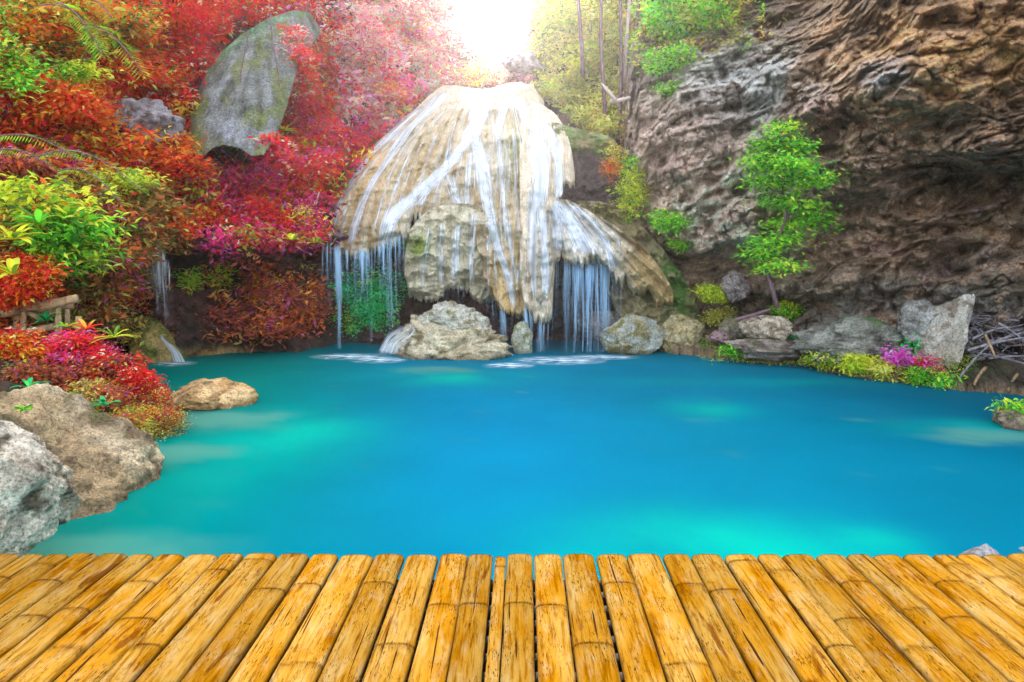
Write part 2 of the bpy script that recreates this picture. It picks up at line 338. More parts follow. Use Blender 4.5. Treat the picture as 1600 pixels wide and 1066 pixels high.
# ------------------------------------------------------------------ the rock cliff on the right
BUMPS = [(1300, 205, 60, 26, .9), (1160, 165, 60, 18, .7), (1450, 270, 60, 18, .8), (1560, 300, 60, 26, .6), (1440, 370, 110, 22, .7), (1330, 330, 50, 16, .6),
         (1180, 345, 90, 55, -1.1), (1060, 240, 80, 70, -.6), (1250, 95, 90, 35, -.5), (1420, 130, 130, 50, -.8), (1540, 225, 70, 22, -1.0), (1440, 320, 45, 26, -.7), (1500, 110, 40, 20, .5), (1370, 60, 30, 40, .4),
         (1150, 410, 80, 12, .8), (1140, 445, 30, 26, -.7), (1330, 430, 120, 20, -.5), (1530, 440, 90, 22, -.5), (1480, 400, 80, 10, .5), (1350, 280, 70, 24, -.4), (1600, 160, 50, 30, .5), (1210, 235, 70, 16, .5), (1000, 350, 40, 60, .6)]
def CY(px, py, rough=True):
    px, py = np.broadcast_arrays(np.asarray(px, float), np.asarray(py, float))
    b0 = interp(px, [(930, 23), (1000, 22), (1100, 20.4), (1200, 19.1), (1350, 17.6), (1500, 16.2), (1600, 15.3), (1900, 12.5), (2400, 8.5)])
    r = interp(py, [(-700, 2.5), (-200, .2), (0, -.6), (150, -.9), (235, -.8), (275, .1), (360, .5), (430, .5), (480, .3), (520, .0), (640, 0)])
    l = interp(py, [(-700, 9), (-200, 6), (0, 3.6), (90, 1.3), (150, 0), (260, -.5), (330, -.7), (390, -.5), (415, .4), (500, .5), (640, 0)])
    l = l + np.clip(1000 - px, 0, 90) * .12
    k = sst(1160, 1330, px + (py - 250) * 0.35); y = b0 + l * (1 - k) + r * k
    for cx_, cy_, rx, ry, a in BUMPS:
        ang = -0.32; dx = (px - cx_) * math.cos(ang) + (py - cy_) * math.sin(ang) * -1; dx = (px - cx_) * math.cos(ang) + (py - cy_) * math.sin(ang); dy = -(px - cx_) * math.sin(ang) + (py - cy_) * math.cos(ang)
        y = y + a * np.exp(-(dx / rx) ** 2 - (dy / ry) ** 2)
    if rough:
        p = P(px, py, y)
        a = 0.30; q = np.stack([p[..., 0] * math.cos(a) + p[..., 2] * math.sin(a), p[..., 1], p[..., 0] * -math.sin(a) + p[..., 2] * math.cos(a)], -1)
        q = q + 0.08 * np.stack([fbm(q * .9, 2), fbm(q * .9 + 5, 2), fbm(q * .9 + 11, 2)], -1)
        st = q * np.array([.55, .7, 1.5])
        hh = q[..., 2] - .12 * q[..., 0] + .9 * fbm(q * np.array([.45, .45, .5]) + 31, 4)
        for fr, am, k_ in ((.55, .85, 0), (1.35, .32, 3), (3.1, .07, 6)):
            u_ = hh * fr + .35 * fbm(q * fr * 1.1 + 40 + k_, 3); u_ = u_ - np.floor(u_); sh_ = (1 - u_) * sst(0, .14, u_)
            y = y - am * (sh_ - .45) * np.clip(.55 + 1.3 * pn(q * fr * .55 + 50 + k_), .1, 1.3)
        y = y - 0.75 * fbm(q * np.array([.4, .4, .6]) + 7, 3) - 0.22 * ridge(st, 2, g=.5)
        f1, f2, ci = worley(q * np.array([.95, .8, 1.45]), 1)
        y = y - 0.42 * (ci - .5) - 0.55 * np.clip(f2 - f1, 0, .35)
        f1, f2, ci = worley(q * np.array([2.3, 2.0, 3.0]), 2)
        y = y - 0.36 * (ci - .5) - 0.6 * np.clip(f2 - f1, 0, .3)
        y = y + .75 * sst(.18, .5, pn(q * np.array([.75, .75, 1.3]) + 71)) + .3 * sst(.2, .5, pn(q * np.array([1.9, 1.9, 3.0]) + 83))
        y = y - .11 * fbm(q * 5.3, 4, g=.65)
        f1, f2, ci = worley(q * np.array([5.0, 4.5, 6.2]) + .15 * fbm(q * 3, 2)[..., None], 3)
        y = y + .26 * (f1 - .4) - .10 * (ci - .5)
        fib = gau(px, py, 1140, 140, 120, 60) + .6 * gau(px, py, 1110, 240, 60, 40)
        y = y - fib * 0.45 * ridge(v3(p[..., 0] * 3.2, p[..., 2] * .5, 3), 3)
    return y
nx, ny = 680, 520
cx = np.concatenate([np.linspace(925, 1640, nx - 110), np.linspace(1646, 2400, 110)])
cy = np.concatenate([np.linspace(-700, -20, 70), np.linspace(-16, 636, ny - 80), np.linspace(640, 860, 10)])
PX, PY = np.meshgrid(cx, cy); Yc = CY(PX, PY); V = P(PX, PY, Yc)
n1 = fbm(V * .7 + 2, 4); n2 = fbm(V * np.array([.5, .5, .9]) + 19, 4); n3 = fbm(V * 2.5, 3)
cc = mixc((0.15, 0.115, 0.085), (0.31, 0.225, 0.15), n1 + .5)
cc = mixc(cc, (0.29, 0.20, 0.21), sst(.1, .5, n2) * .6)
cc = mixc(cc, (0.56, 0.33, 0.14), np.clip(gau(PX, PY, 1450, 90, 190, 90) * (1.0 + 1.6 * n2), 0, .9))
cc = mixc(cc, (0.42, 0.47, 0.47), np.clip(gau(PX, PY, 1140, 130, 120, 70) * (1.2 + 1.5 * n1), 0, .9))
cc = mixc(cc, (0.62, 0.52, 0.43), np.clip(gau(PX, PY, 1150, 320, 110, 75) * (1.2 + 1.5 * n2), 0, .95))
cc = mixc(cc, (0.48, 0.38, 0.33), np.clip(gau(PX, PY, 1040, 220, 90, 80) * (1.1 + n1), 0, .8))
cc = mixc(cc, (0.35, 0.42, 0.50), np.clip(gau(PX, PY, 1380, 120, 34, 22) * 1.3 + gau(PX, PY, 1540, 400, 60, 20) * .5, 0, .9))
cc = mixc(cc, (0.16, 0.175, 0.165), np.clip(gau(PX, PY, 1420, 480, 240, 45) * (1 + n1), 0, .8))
cc = mixc(cc, (0.11, 0.085, 0.065), sst(.2, .6, -n1 + .3 * n3) * .6)
cc = mixc(cc, (0.20, 0.16, 0.15), sst(90, -30, PY) * sst(1300, 1150, PX) * .8)
cc = mixc(cc, (.40, .29, .20), sst(.0, .45, fbm(V * np.array([.8, .8, 1.1]) + 60, 4)) * .6 * sst(1230, 1330, PX))
for a_ in ((1450, 330, 45, 30), (1385, 300, 30, 22), (1540, 250, 60, 14), (1300, 380, 70, 14), (1500, 395, 60, 16)): cc = mixc(cc, (.46, .33, .24), gau(PX, PY, *a_) * .6)
cc = mixc(cc, (.44, .22, .19), gau(PX, PY, 1290, 180, 32, 26) * .8)
cc = np.clip(cc * (1 + .2 * sst(230, 420, PY) * sst(1180, 1330, PX))[..., None] * np.array([1.10, 1.0, .94]) * (1.62 + .5 * fbm(V * 3.3, 4)[..., None]), 0.02, .85)  # colour lifted in the lower right recess to brighten its shade
tag(mesh('cliff', V, gridfaces(ny, nx), M_CLIFF, col=cc), 'overhanging layered brown rock cliff with grey and orange patches on the right', None, kind='structure')

# ------------------------------------------------------------------ shore ledge on the right, bank on the left
SHR = [(1050, 553), (1110, 560), (1180, 566), (1260, 571), (1330, 589), (1430, 602), (1500, 611), (1560, 616), (1640, 622), (1800, 640), (2200, 700)]
s = np.linspace(0, 1, 300); kx = np.interp(s, np.linspace(0, 1, len(SHR)), [q[0] for q in SHR]); ky = np.interp(s, np.linspace(0, 1, len(SHR)), [q[1] for q in SHR])
E0 = G(kx, ky + 2.5 * pn(v3(kx / 14., 0, 0)) + 1.5 * pn(v3(kx / 5., 3, 0)))
d = np.linspace(0, 1, 60)[:, None, None]
D = E0[None] + d * np.array([0.4, 4.2, 0])
z = -0.4 + 0.62 * sst(-.02, .04, d[..., 0]) + 0.22 * sst(.04, .35, d[..., 0]) + .5 * sst(.3, 1, d[..., 0])
D[..., 1] += .18 * fbm(v3(D[..., 0] * 2.2, z * 2, 5), 3); D[..., 2] = z + 0.2 * fbm(v3(D[..., 0] * 1.5, D[..., 1] * 1.5, 0), 4) * sst(0, .1, d[..., 0])
n1 = fbm(D * 1.2, 4)
lc = mixc((0.16, 0.11, 0.07), (0.30, 0.21, 0.14), n1 + .5); lc = mixc(lc, (0.07, 0.13, 0.02), sst(.0, .3, n1) * sst(.03, .1, d[..., 0] * np.ones_like(n1)) * .8)
lc = mixc(lc, (.05, .04, .03), sst(8.6, 9.6, D[..., 0]) * .8); lc = mixc(lc, (0.30, 0.20, 0.10), (1 - sst(0.01, .04, d[..., 0] * np.ones_like(n1))) * .7)  # right end painted dark for the shade of the undercut
tag(mesh('shore', D, gridfaces(60, 300), M_ROCK, col=lc), 'low rocky shore between the pool and the cliff', None, kind='structure')

def bank_z(x, y):
    xs = np.interp(y, [4, 7, 9.7, 11.6, 13, 16.7, 19], [-6.6, -6.2, -5.75, -5.75, -6.9, -9.2, -9.8])
    d_ = xs - x
    return np.clip(d_ * .42 + .02, -1.5, 1.1) + np.clip(d_ - 2.8, 0, 6) * .1 + .12 * fbm(v3(x * 1.2, y * 1.2, 0), 4)
X, Y = np.meshgrid(np.linspace(-16, -4.2, 180), np.linspace(3, 18, 180)); Z = bank_z(X, Y)
V = v3(X, Y, Z); n1 = fbm(V * 2, 3)
tag(mesh('bank', V, gridfaces(180, 180)[:, ::-1], M_SOIL, col=mixc((0.035, 0.03, 0.02), (0.12, 0.06, 0.03), n1 + .5)), 'dark earth bank rising on the left of the pool', None, kind='structure')

# ------------------------------------------------------------------ boulders
import bmesh
_ico = {}
def ico(s):
    if s not in _ico:
        bm = bmesh.new(); bmesh.ops.create_icosphere(bm, subdivisions=s, radius=1)
        V = np.array([v.co[:] for v in bm.verts]); T = np.array([[v.index for v in f.verts] for f in bm.faces]); bm.free(); _ico[s] = (V, T)
    return _ico[s]
def boulder(name, label, cat, px, py, Yd, rad, seed, cols, cuts=(), moss=None, rough=.16, sub=5, mat=None, rot=0, group=None, tilt=0, parent=None, base=None, freq=1.6):
    V, T = ico(sub); V = V.copy(); R = np.random.RandomState(seed)
    for k in range(9):
        n = R.normal(size=3); n /= np.linalg.norm(n); dd = R.uniform(.62, .9); V -= np.clip(V @ n - dd, 0, 9)[:, None] * n * .85
    for n, dd in cuts:
        n = np.array(n, float); n /= np.linalg.norm(n); V -= np.clip(V @ n - dd, 0, 9)[:, None] * n * .92
    o3 = seed * 7.7
    f1, f2, ci = worley(V * 1.5 + o3, seed)
    dis = rough * (fbm(V * freq + o3, 6, g=.55) + .5 * ridge(V * freq * 1.7 + o3, 4) - .4) + rough * .7 * (ci - .5) * np.clip((f2 - f1) * 4, 0, 1)
    if sub >= 6:
        g1, g2, gi = worley(V * 4.5 + o3 + .3 * fbm(V * 3, 2)[:, None], seed + 1); dis = dis - rough * .35 * np.clip(.42 - g1, 0, 1) * (gi > .45) * 2 + rough * .3 * ridge(V * 7 + o3, 3) * .3
    V = V * (1 + dis)[:, None]
    V = V * np.array(rad)
    c, s_ = math.cos(tilt), math.sin(tilt); V = np.stack([V[:, 0] * c + V[:, 2] * s_, V[:, 1], -V[:, 0] * s_ + V[:, 2] * c], -1)
    c, s_ = math.cos(rot), math.sin(rot); V = np.stack([V[:, 0] * c - V[:, 1] * s_, V[:, 0] * s_ + V[:, 1] * c, V[:, 2]], -1)
    c0 = P(px, py, Yd)
    V = V + c0
    n1 = fbm(V * 1.7 / max(rad) + o3, 5, g=.6); n2 = fbm(V * 3.5 / max(rad) + o3 + 4, 4)
    col = mixc(cols[0], cols[1], n1 * 1.3 + .5); col = mixc(col, cols[2], sst(.1, .5, n2))
    if moss is not None:
        up = (V[:, 2] - c0[2]) / rad[2]; col = mixc(col, moss[0], sst(moss[1], moss[1] + .35, up * .5 + n2 * .6 + .3))
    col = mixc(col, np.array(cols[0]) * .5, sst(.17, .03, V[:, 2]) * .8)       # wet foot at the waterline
    org = (c0[0], c0[1], max(0, V[:, 2].min()))
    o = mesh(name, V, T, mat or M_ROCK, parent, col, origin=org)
    return tag(o, label, cat, group) if label else o
GREY = [(.36, .33, .29), (.62, .60, .56), (.2, .17, .14)]
TAN = [(.58, .34, .13), (.84, .56, .28), (.32, .19, .08)]
CREAM = [(.44, .36, .22), (.64, .55, .38), (.22, .17, .09)]
DRK = [(.16, .13, .10), (.28, .23, .18), (.08, .07, .06)]
boulder('boulder', 'huge brown pitted boulder on the left, rising behind the grey white one by the deck', 'boulder', -52, 806, 7.4, (1.86, 1.8, 1.42), 3, [(.46, .32, .17), (.70, .54, .34), (.22, .15, .08)], cuts=[((.75, -.2, .75), .60), ((.5, -1, .2), .72)], moss=((.12, .17, .03), .85), sub=7, mat=M_NEAR, rough=.13)
boulder('boulder', 'grey white streaked boulder at the left edge, in front of the big brown one', 'boulder', -75, 795, 5.9, (.98, .8, .80), 8, [(.50, .40, .28), (.78, .68, .54), (.16, .12, .08)], cuts=[((.6, -1, .4), .72), ((.4, -.5, -1), .55)], sub=7, mat=M_NEAR, rough=.12, tilt=.25)
boulder('boulder', 'golden tan boulder standing alone in the water at the left of the pool', 'boulder', 326, 622, 12.6, (.88, .6, .42), 21, TAN, cuts=[((0, 0, -1), .5), ((-.7, -.2, .8), .6), ((.5, -.4, .8), .66)], moss=((.3, .3, .05), .95), sub=6, rough=.10)
boulder('boulder', 'large cream boulder at the foot of the main fall with water over its left side', 'boulder', 690, 545, 18.4, (1.62, 1.0, .75), 31, CREAM, cuts=[((0, -1, .6), .75)], sub=6, rough=.22, freq=2.0)
boulder('boulder', 'rounded grey cream boulder resting on the large cream one', 'boulder', 702, 512, 18.5, (.98, .7, .62), 33, [(.42, .40, .33), (.6, .57, .47), (.28, .24, .13)], sub=6, rough=.2, freq=2.0)
boulder('boulder', 'small upright wet boulder under the white stream right of the cream boulder', 'boulder', 816, 538, 18.7, (.30, .28, .62), 35, [(.36, .36, .26), (.52, .52, .42), (.2, .2, .1)], moss=((.16, .2, .04), .7), rough=.15)
boulder('boulder', 'blue grey and ochre boulder half under the lower right travertine curtain', 'boulder', 985, 528, 18.7, (.95, .7, .60), 41, [(.34, .28, .15), (.40, .42, .38), (.2, .17, .06)], moss=((.2, .2, .04), .85), sub=6, rough=.12)
boulder('boulder', 'ochre rounded boulder at the right foot of the falls beside the blue grey one', 'boulder', 1066, 525, 18.9, (.66, .6, .72), 43, [(.36, .28, .13), (.46, .38, .22), (.2, .15, .06)], moss=((.17, .2, .04), .8), sub=6, rough=.16)
boulder('boulder', 'dark shaded boulder inside the hollow behind the right water threads', 'boulder', 940, 510, 20.0, (.7, .5, .45), 45, DRK, rough=.2)
boulder('boulder', 'pale buff boulder on the right shore between two green bushes', 'boulder', 1200, 512, 17.2, (.68, .5, .36), 51, [(.48, .38, .28), (.64, .54, .42), (.3, .22, .15)], sub=6, rough=.16)
boulder('boulder', 'flat dark ledge rock lying below the pale buff boulder on the right shore', 'boulder', 1205, 545, 16.9, (1.2, .5, .24), 53, [(.26, .21, .17), (.42, .35, .30), (.14, .1, .08)], moss=((.10, .15, .03), .9), rough=.25)
boulder('boulder', 'rounded mauve rock bulging from the cliff foot above the yellow green bush', 'boulder', 1150, 446, 18.6, (.36, .4, .42), 55, [(.26, .2, .2), (.38, .32, .3), (.16, .12, .1)], rough=.2)
boulder('boulder', 'small pink rock near the right foot of the falls', 'boulder', 1121, 528, 17.9, (.32, .3, .17), 57, [(.34, .20, .2), (.45, .3, .3), (.2, .1, .1)], rough=.15)
boulder('boulder', 'low mossy rock next to the small pink rock right of the falls', 'boulder', 1145, 520, 18.0, (.36, .35, .42), 58, DRK, moss=((.13, .15, .03), .55), rough=.22)
boulder('boulder', 'broad grey green broken boulder left of the tall leaning slab', 'boulder', 1345, 535, 16.0, (1.35, .8, .52), 61, [(.22, .22, .18), (.36, .35, .30), (.12, .11, .09)], moss=((.10, .16, .06), .85), rough=.26, sub=6)
boulder('boulder', 'grey boulder leaning on the upper left of the tall pale slab', 'boulder', 1440, 505, 15.6, (.62, .6, .50), 63, [(.28, .27, .24), (.42, .41, .38), (.16, .14, .12)], rough=.2)
boulder('boulder', 'tall pale leaning slab of rock on the right shore beside the brushwood', 'boulder', 1482, 530, 14.9, (.52, .55, 1.12), 66, [(.40, .36, .29), (.60, .56, .48), (.26, .2, .15)], cuts=[((1, -.5, .25), .42), ((-1, -.6, 0), .42), ((.2, -.3, 1), .78)], sub=6, rough=.16, tilt=.36)
boulder('boulder', 'mossy topped rock with a pale skirt in the water at the right edge', 'boulder', 1615, 655, 11.0, (.72, .5, .3), 71, [(.36, .26, .18), (.52, .4, .28), (.2, .14, .1)], moss=((.12, .24, .03), .72), rough=.16)
boulder('boulder', 'small white rock showing just above the deck edge on the right', 'boulder', 1528, 882, 6.28, (.21, .19, .2), 73, [(.55, .5, .5), (.72, .68, .68), (.4, .35, .33)], rough=.08)
boulder('boulder', 'white rock cut by the right edge of the view above the deck', 'boulder', 1616, 882, 6.28, (.2, .19, .16), 75, [(.6, .55, .52), (.76, .72, .7), (.4, .36, .33)], rough=.08)
boulder('boulder', 'pale grey rock among the red leaves left of the tall grey outcrop', 'boulder', 222, 200, 18.9, (.95, .8, .7), 77, [(.22, .18, .19), (.34, .30, .31), (.12, .08, .08)], rough=.25)
boulder('boulder', 'pale mauve rock shelf far up the gully beneath the bright sky', 'boulder', 820, 98, 31.0, (1.0, .8, .5), 78, [(.5, .42, .48), (.66, .58, .62), (.3, .22, .25)], rough=.18)
# tall grey mossy outcrop, upper left
def outcrop():
    pxs = np.linspace(284, 500, 170); top = interp(pxs, [(284, 238), (290, 195), (303, 145), (322, 100), (345, 68), (380, 38), (420, 14), (460, 2), (485, 6), (500, 30)])
    top = top + 14
    bot = interp(pxs, [(284, 246), (300, 256), (318, 244), (332, 232), (350, 226), (375, 232), (392, 244), (412, 242), (430, 215), (440, 190), (450, 160), (466, 100), (500, 52)]) + 3 * pn(v3(pxs / 5., 0, 0))
    t_ = np.linspace(0, 1, 200)[:, None]; PX = np.broadcast_to(pxs[None], (200, 170)); PY = top + (bot - top) * t_
    uu = (PX - 378) / 108
    Yv = HY(360, PY, False) - 1.1 - 2.4 * np.sqrt(np.clip(1 - uu ** 2 * .96, 0, 1)) + 1.0 * (1 - t_) ** 2
    s_ = (PX - 430) / (40 + (PY) * .45)
    Yv = Yv - .09 * ridge(v3(s_ * 4, PY / 160., 2), 4) - .3 * fbm(v3(PX / 50., PY / 60., 1), 4)
    Vf = P(PX, PY, Yv); n1 = fbm(v3(s_ * 8, PY / 60., 3), 4); n2 = fbm(v3(PX / 30., PY / 40., 5), 3)
    c = mixc((.15, .15, .12), (.30, .31, .30), n1 + .5); c = mixc(c, (.20, .22, .07), sst(0, .4, n2) * .8)
    c = mixc(c, (.16, .30, .14), (1 - sst(0, .15, t_ * np.ones_like(PX))) * .7); c = mixc(c, (.25, .24, .04), gau(PX, PY, 300, 225, 25, 30)); c = mixc(c, (.5, .5, .6), gau(PX, PY, 355, 205, 25, 18) * (.6 + n1))
    Vb = P(PX, PY, Yv * 0 + HY(360, PY, False) + .4)
    V_, Q_, c_ = shell(Vf, Vb, c)
    org = Vf[-1, 85]
    tag(mesh('rock_outcrop', V_, Q_, M_CLIFF, None, c_, origin=org), 'tall rounded grey outcrop streaked with green moss among red trees', 'rock outcrop')
def shell(Vf, Vb, c):
    nr, nc = Vf.shape[:2]; off = nr * nc
    Q1 = gridfaces(nr, nc); Q2 = gridfaces(nr, nc, off, True)
    a = np.arange(off).reshape(nr, nc); loop = np.concatenate([a[0, :], a[1:, -1], a[-1, -2::-1], a[-2:0:-1, 0]]); l2 = np.roll(loop, -1)
    Q3 = np.stack([loop, l2, l2 + off, loop + off], -1)
    return np.vstack([Vf.reshape(-1, 3), Vb.reshape(-1, 3)]), np.vstack([Q1, Q2, Q3]), np.vstack([c.reshape(-1, 3)] * 2)
outcrop()

# ------------------------------------------------------------------ the main waterfall
fall = empty('waterfall', P(770, 555, 19.3), 'broad waterfall fanning in white streams over a cream travertine dome', 'waterfall')
def wL(py): return interp(py, [(120, 55), (135, 66), (170, 108), (200, 150), (250, 196), (300, 232), (350, 252), (400, 260), (600, 262)])
def wR(py): return interp(py, [(120, 60), (135, 70), (160, 92), (200, 118), (250, 134), (300, 142), (600, 150)])
def fan(px, py): d_ = px - 760; return np.where(d_ < 0, d_ / wL(py), d_ / wR(py))
def teeth(px, amp=1.0, seed=0):
    a = 1 - np.abs(pn(v3(px / 9.0, seed, 0))) * 2.2; b = 1 - np.abs(pn(v3(px / 3.6, seed, 5))) * 2.2
    return amp * (10 * np.clip(a, -.5, 1) + 5 * np.clip(b, -.5, 1))
def Y1(px, py):
    s_ = fan(px, py)
    y = interp(py, [(120, 26.5), (135, 25.2), (170, 23.6), (220, 22.3), (300, 20.9), (360, 20.0), (400, 19.7), (480, 19.3), (560, 19.1)])
    y = y + 1.5 * np.abs(s_) ** 3 - .5 * gau(px, py, 770, 330, 70, 130) - .35 * gau(px, py, 600, 330, 45, 60) + .4 * gau(px, py, 665, 330, 18, 60)
    am = sst(125, 230, py) * .8 + .2
    y = y - am * (.34 * ridge(v3(s_ * 4.5, py / 260., 1), 2) + .05 * ridge(v3(s_ * 17, py / 170., 4), 3) + .42 * fbm(v3(s_ * 3, py / 55., 8), 4)) - .05 * fbm(v3(px / 5., py / 12., 8), 3)
    lipn = sst(.5, 1, pn(v3(py / 16. + px / 60., px / 70., 2)) + .5)
    return y - .10 * lipn
def Y2(px, py):
    return 20.2 - .75 * np.sqrt(np.clip(1 - ((px - 710) / 88) ** 2, 0, 1)) + .35 * sst(350, 320, py) - .09 * ridge(v3(px / 20., py / 45., 3), 3) - .34 * fbm(v3(px / 26., py / 24., 3), 5) + .5 * sst(400, 480, py)
def Y3(px, py):
    return interp(py, [(140, 24.4), (200, 22.3), (260, 20.9), (300, 20.2), (400, 19.4), (560, 19.0)]) - .35 * np.sqrt(np.clip(1 - ((px - 850) / 50) ** 2, 0, 1)) - .14 * ridge(v3(px / 14., py / 160., 9), 3) - .25 * fbm(v3(px / 40., py / 45., 9), 3)
def Y4(px, py):
    s_ = (px - 860) / (18 + np.clip(py - 300, 4, 300) * 1.0)
    y = interp(py, [(300, 20.6), (330, 19.7), (380, 19.0), (430, 18.6), (500, 18.7)]) + .8 * sst(940, 1060, px)
    return y - .3 * ridge(v3(s_ * 3.5, py / 200., 12), 2) - .05 * ridge(v3(s_ * 13, py / 150., 14), 3) - .25 * fbm(v3(px / 20., py / 24., 9), 3)
def Y5(px, py):
    return interp(py, [(200, 22.2), (320, 21.0), (400, 20.2), (500, 19.6), (560, 19.3)]) - .6 * fbm(v3(px / 34., py / 30., 20), 5) - .1 * ridge(v3((px - py * .6) / 18., py / 90., 22), 3) + .6 * (1 - sst(900, 950, px))
def Y6(px, py):
    return 22.3 - .5 * np.sqrt(np.clip(1 - ((py - 225) / 40) ** 2, 0, 1)) - .3 * fbm(v3(px / 25., py / 18., 24), 4)
def tufa_col(px, py, s_, kind):
    n1 = fbm(v3(s_ * 9, py / 160., 30), 4); n2 = fbm(v3(s_ * 22, py / 90., 34), 3); n3 = fbm(v3(px / 25., py / 25., 36), 4)
    c = mixc((.50, .31, .12), (.74, .58, .35), n1 * 1.4 + .55); c = mixc(c, (.80, .70, .52), sst(.0, .35, n2) * .55)
    c = mixc(c, (.36, .27, .10), sst(.25, .6, -n1) * .6)
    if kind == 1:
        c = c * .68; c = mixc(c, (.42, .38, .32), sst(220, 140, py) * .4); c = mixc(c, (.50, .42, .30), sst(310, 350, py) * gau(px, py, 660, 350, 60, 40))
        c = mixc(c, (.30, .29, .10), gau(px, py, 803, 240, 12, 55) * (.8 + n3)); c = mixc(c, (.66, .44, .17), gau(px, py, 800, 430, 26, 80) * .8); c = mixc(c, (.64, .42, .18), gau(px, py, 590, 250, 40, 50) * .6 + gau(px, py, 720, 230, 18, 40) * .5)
    if kind == 2: c = mixc((.42, .36, .24), (.62, .55, .40), .6 * n3 + .6 * n1 + .5); c = mixc(c, (.20, .26, .04), gau(px, py, 655, 385, 18, 18) * 1.2)
    if kind == 3: c = mixc(c, (.66, .60, .54), .45 + 0 * n1)
    if kind == 4: c = mixc((.40, .33, .22), (.62, .55, .45), n1 + .55); c = mixc(c, (.44, .29, .11), sst(950, 1010, px) * .9)
    if kind == 5: c = mixc((.26, .21, .10), (.34, .27, .16), n3 + .5); c = mixc(c, (.09, .20, .03), np.clip(gau(px, py, 1065, 440, 45, 55) * (1.1 + 2 * n3), 0, .95)); c = mixc(c, (.24, .22, .05), gau(px, py, 950, 330, 40, 18) * .9)
    if kind == 6: c = mixc((.26, .19, .09), (.16, .22, .05), n3 + .6)
    return c
def sheet(name, x0, x1, nx_, ny_, top, bot, Yf, kind, thick, sd_=0, amp=1.0, label=None, split=None):
    xs = np.linspace(x0, x1, nx_); tp_ = interp(xs, top) + 1.5 * pn(v3(xs / 11., sd_, 1)); bt_ = interp(xs, bot) + teeth(xs, amp, sd_)
    bt_ = np.maximum(bt_, tp_ + 4)
    t_ = np.linspace(0, 1, ny_)[:, None]; PX = np.broadcast_to(xs[None], (ny_, nx_)); PY = tp_ + (bt_ - tp_) * t_
    Yv = Yf(PX, PY); dm = (bt_ - PY)
    Yv = Yv + .25 * np.clip(1 - dm / 10., 0, 1) ** 2
    Vf = P(PX, PY, Yv); Vb = P(PX, PY, Yv + .04 + thick * np.clip(dm / 60, 0, 1) ** .6)
    s_ = fan(PX, PY) if kind in (1, 3) else (PX - 860) / (18 + np.clip(PY - 300, 4, 300)) if kind == 4 else PX / 90.
    V_, Q_, c_ = shell(Vf, Vb, tufa_col(PX, PY, s_, kind))
    o = mesh(name, V_, Q_, M_TUFA, fall, c_)
    if label: o['label'] = label
TOP1 = [(500, 356), (508, 335), (525, 300), (545, 270), (565, 247), (600, 212), (630, 190), (652, 168), (672, 148), (690, 134), (712, 133), (740, 138), (765, 138), (790, 131), (812, 128), (832, 133), (850, 158), (872, 178), (900, 205)]
BOT1 = [(500, 368), (515, 383), (540, 392), (575, 392), (600, 380), (630, 368), (640, 360), (646, 338), (662, 333), (670, 350), (680, 362), (690, 345), (700, 335), (730, 335), (745, 380), (760, 440), (780, 470), (800, 482), (815, 488), (830, 470), (836, 340), (845, 230), (900, 225)]
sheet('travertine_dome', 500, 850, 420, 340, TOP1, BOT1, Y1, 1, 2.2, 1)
sheet('travertine_lobe', 632, 792, 190, 170, [(632, 400), (640, 360), (655, 340), (675, 325), (700, 318), (792, 318)], [(632, 430), (640, 455), (660, 463), (690, 462), (698, 445), (715, 440), (730, 450), (750, 465), (770, 462), (792, 455)], Y2, 2, 1.4, 2, .8)
sheet('travertine_column', 812, 898, 150, 330, [(812, 200), (820, 170), (835, 160), (850, 165), (872, 182), (885, 205), (893, 235), (898, 270)], [(812, 430), (820, 470), (835, 495), (850, 500), (862, 490), (868, 400), (870, 310), (880, 280), (898, 285)], Y3, 3, 1.6, 3, .8)
sheet('travertine_curtain', 838, 1052, 250, 190, [(838, 318), (860, 310), (890, 313), (930, 335), (960, 352), (1000, 382), (1025, 410), (1040, 432), (1052, 455)], [(838, 470), (858, 462), (866, 400), (880, 398), (915, 408), (935, 402), (950, 405), (960, 430), (972, 440), (978, 425), (985, 448), (1005, 452), (1015, 440), (1022, 470), (1030, 470), (1040, 462), (1052, 465)], Y4, 4, 1.0, 4, .9)
sheet('mossy_shoulder', 900, 1116, 200, 170, [(900, 315), (930, 314), (960, 320), (1000, 350), (1035, 388), (1065, 430), (1095, 490), (1116, 545)], [(900, 330), (930, 400), (960, 480), (1000, 560), (1116, 565)], Y5, 5, 1.2, 5, .2)
sheet('mossy_ridge', 862, 968, 120, 60, [(862, 190), (890, 198), (930, 208), (950, 212), (962, 220), (968, 240)], [(862, 225), (885, 232), (900, 232), (930, 236), (950, 250), (962, 262), (968, 255)], Y6, 6, .8, 6, .6)

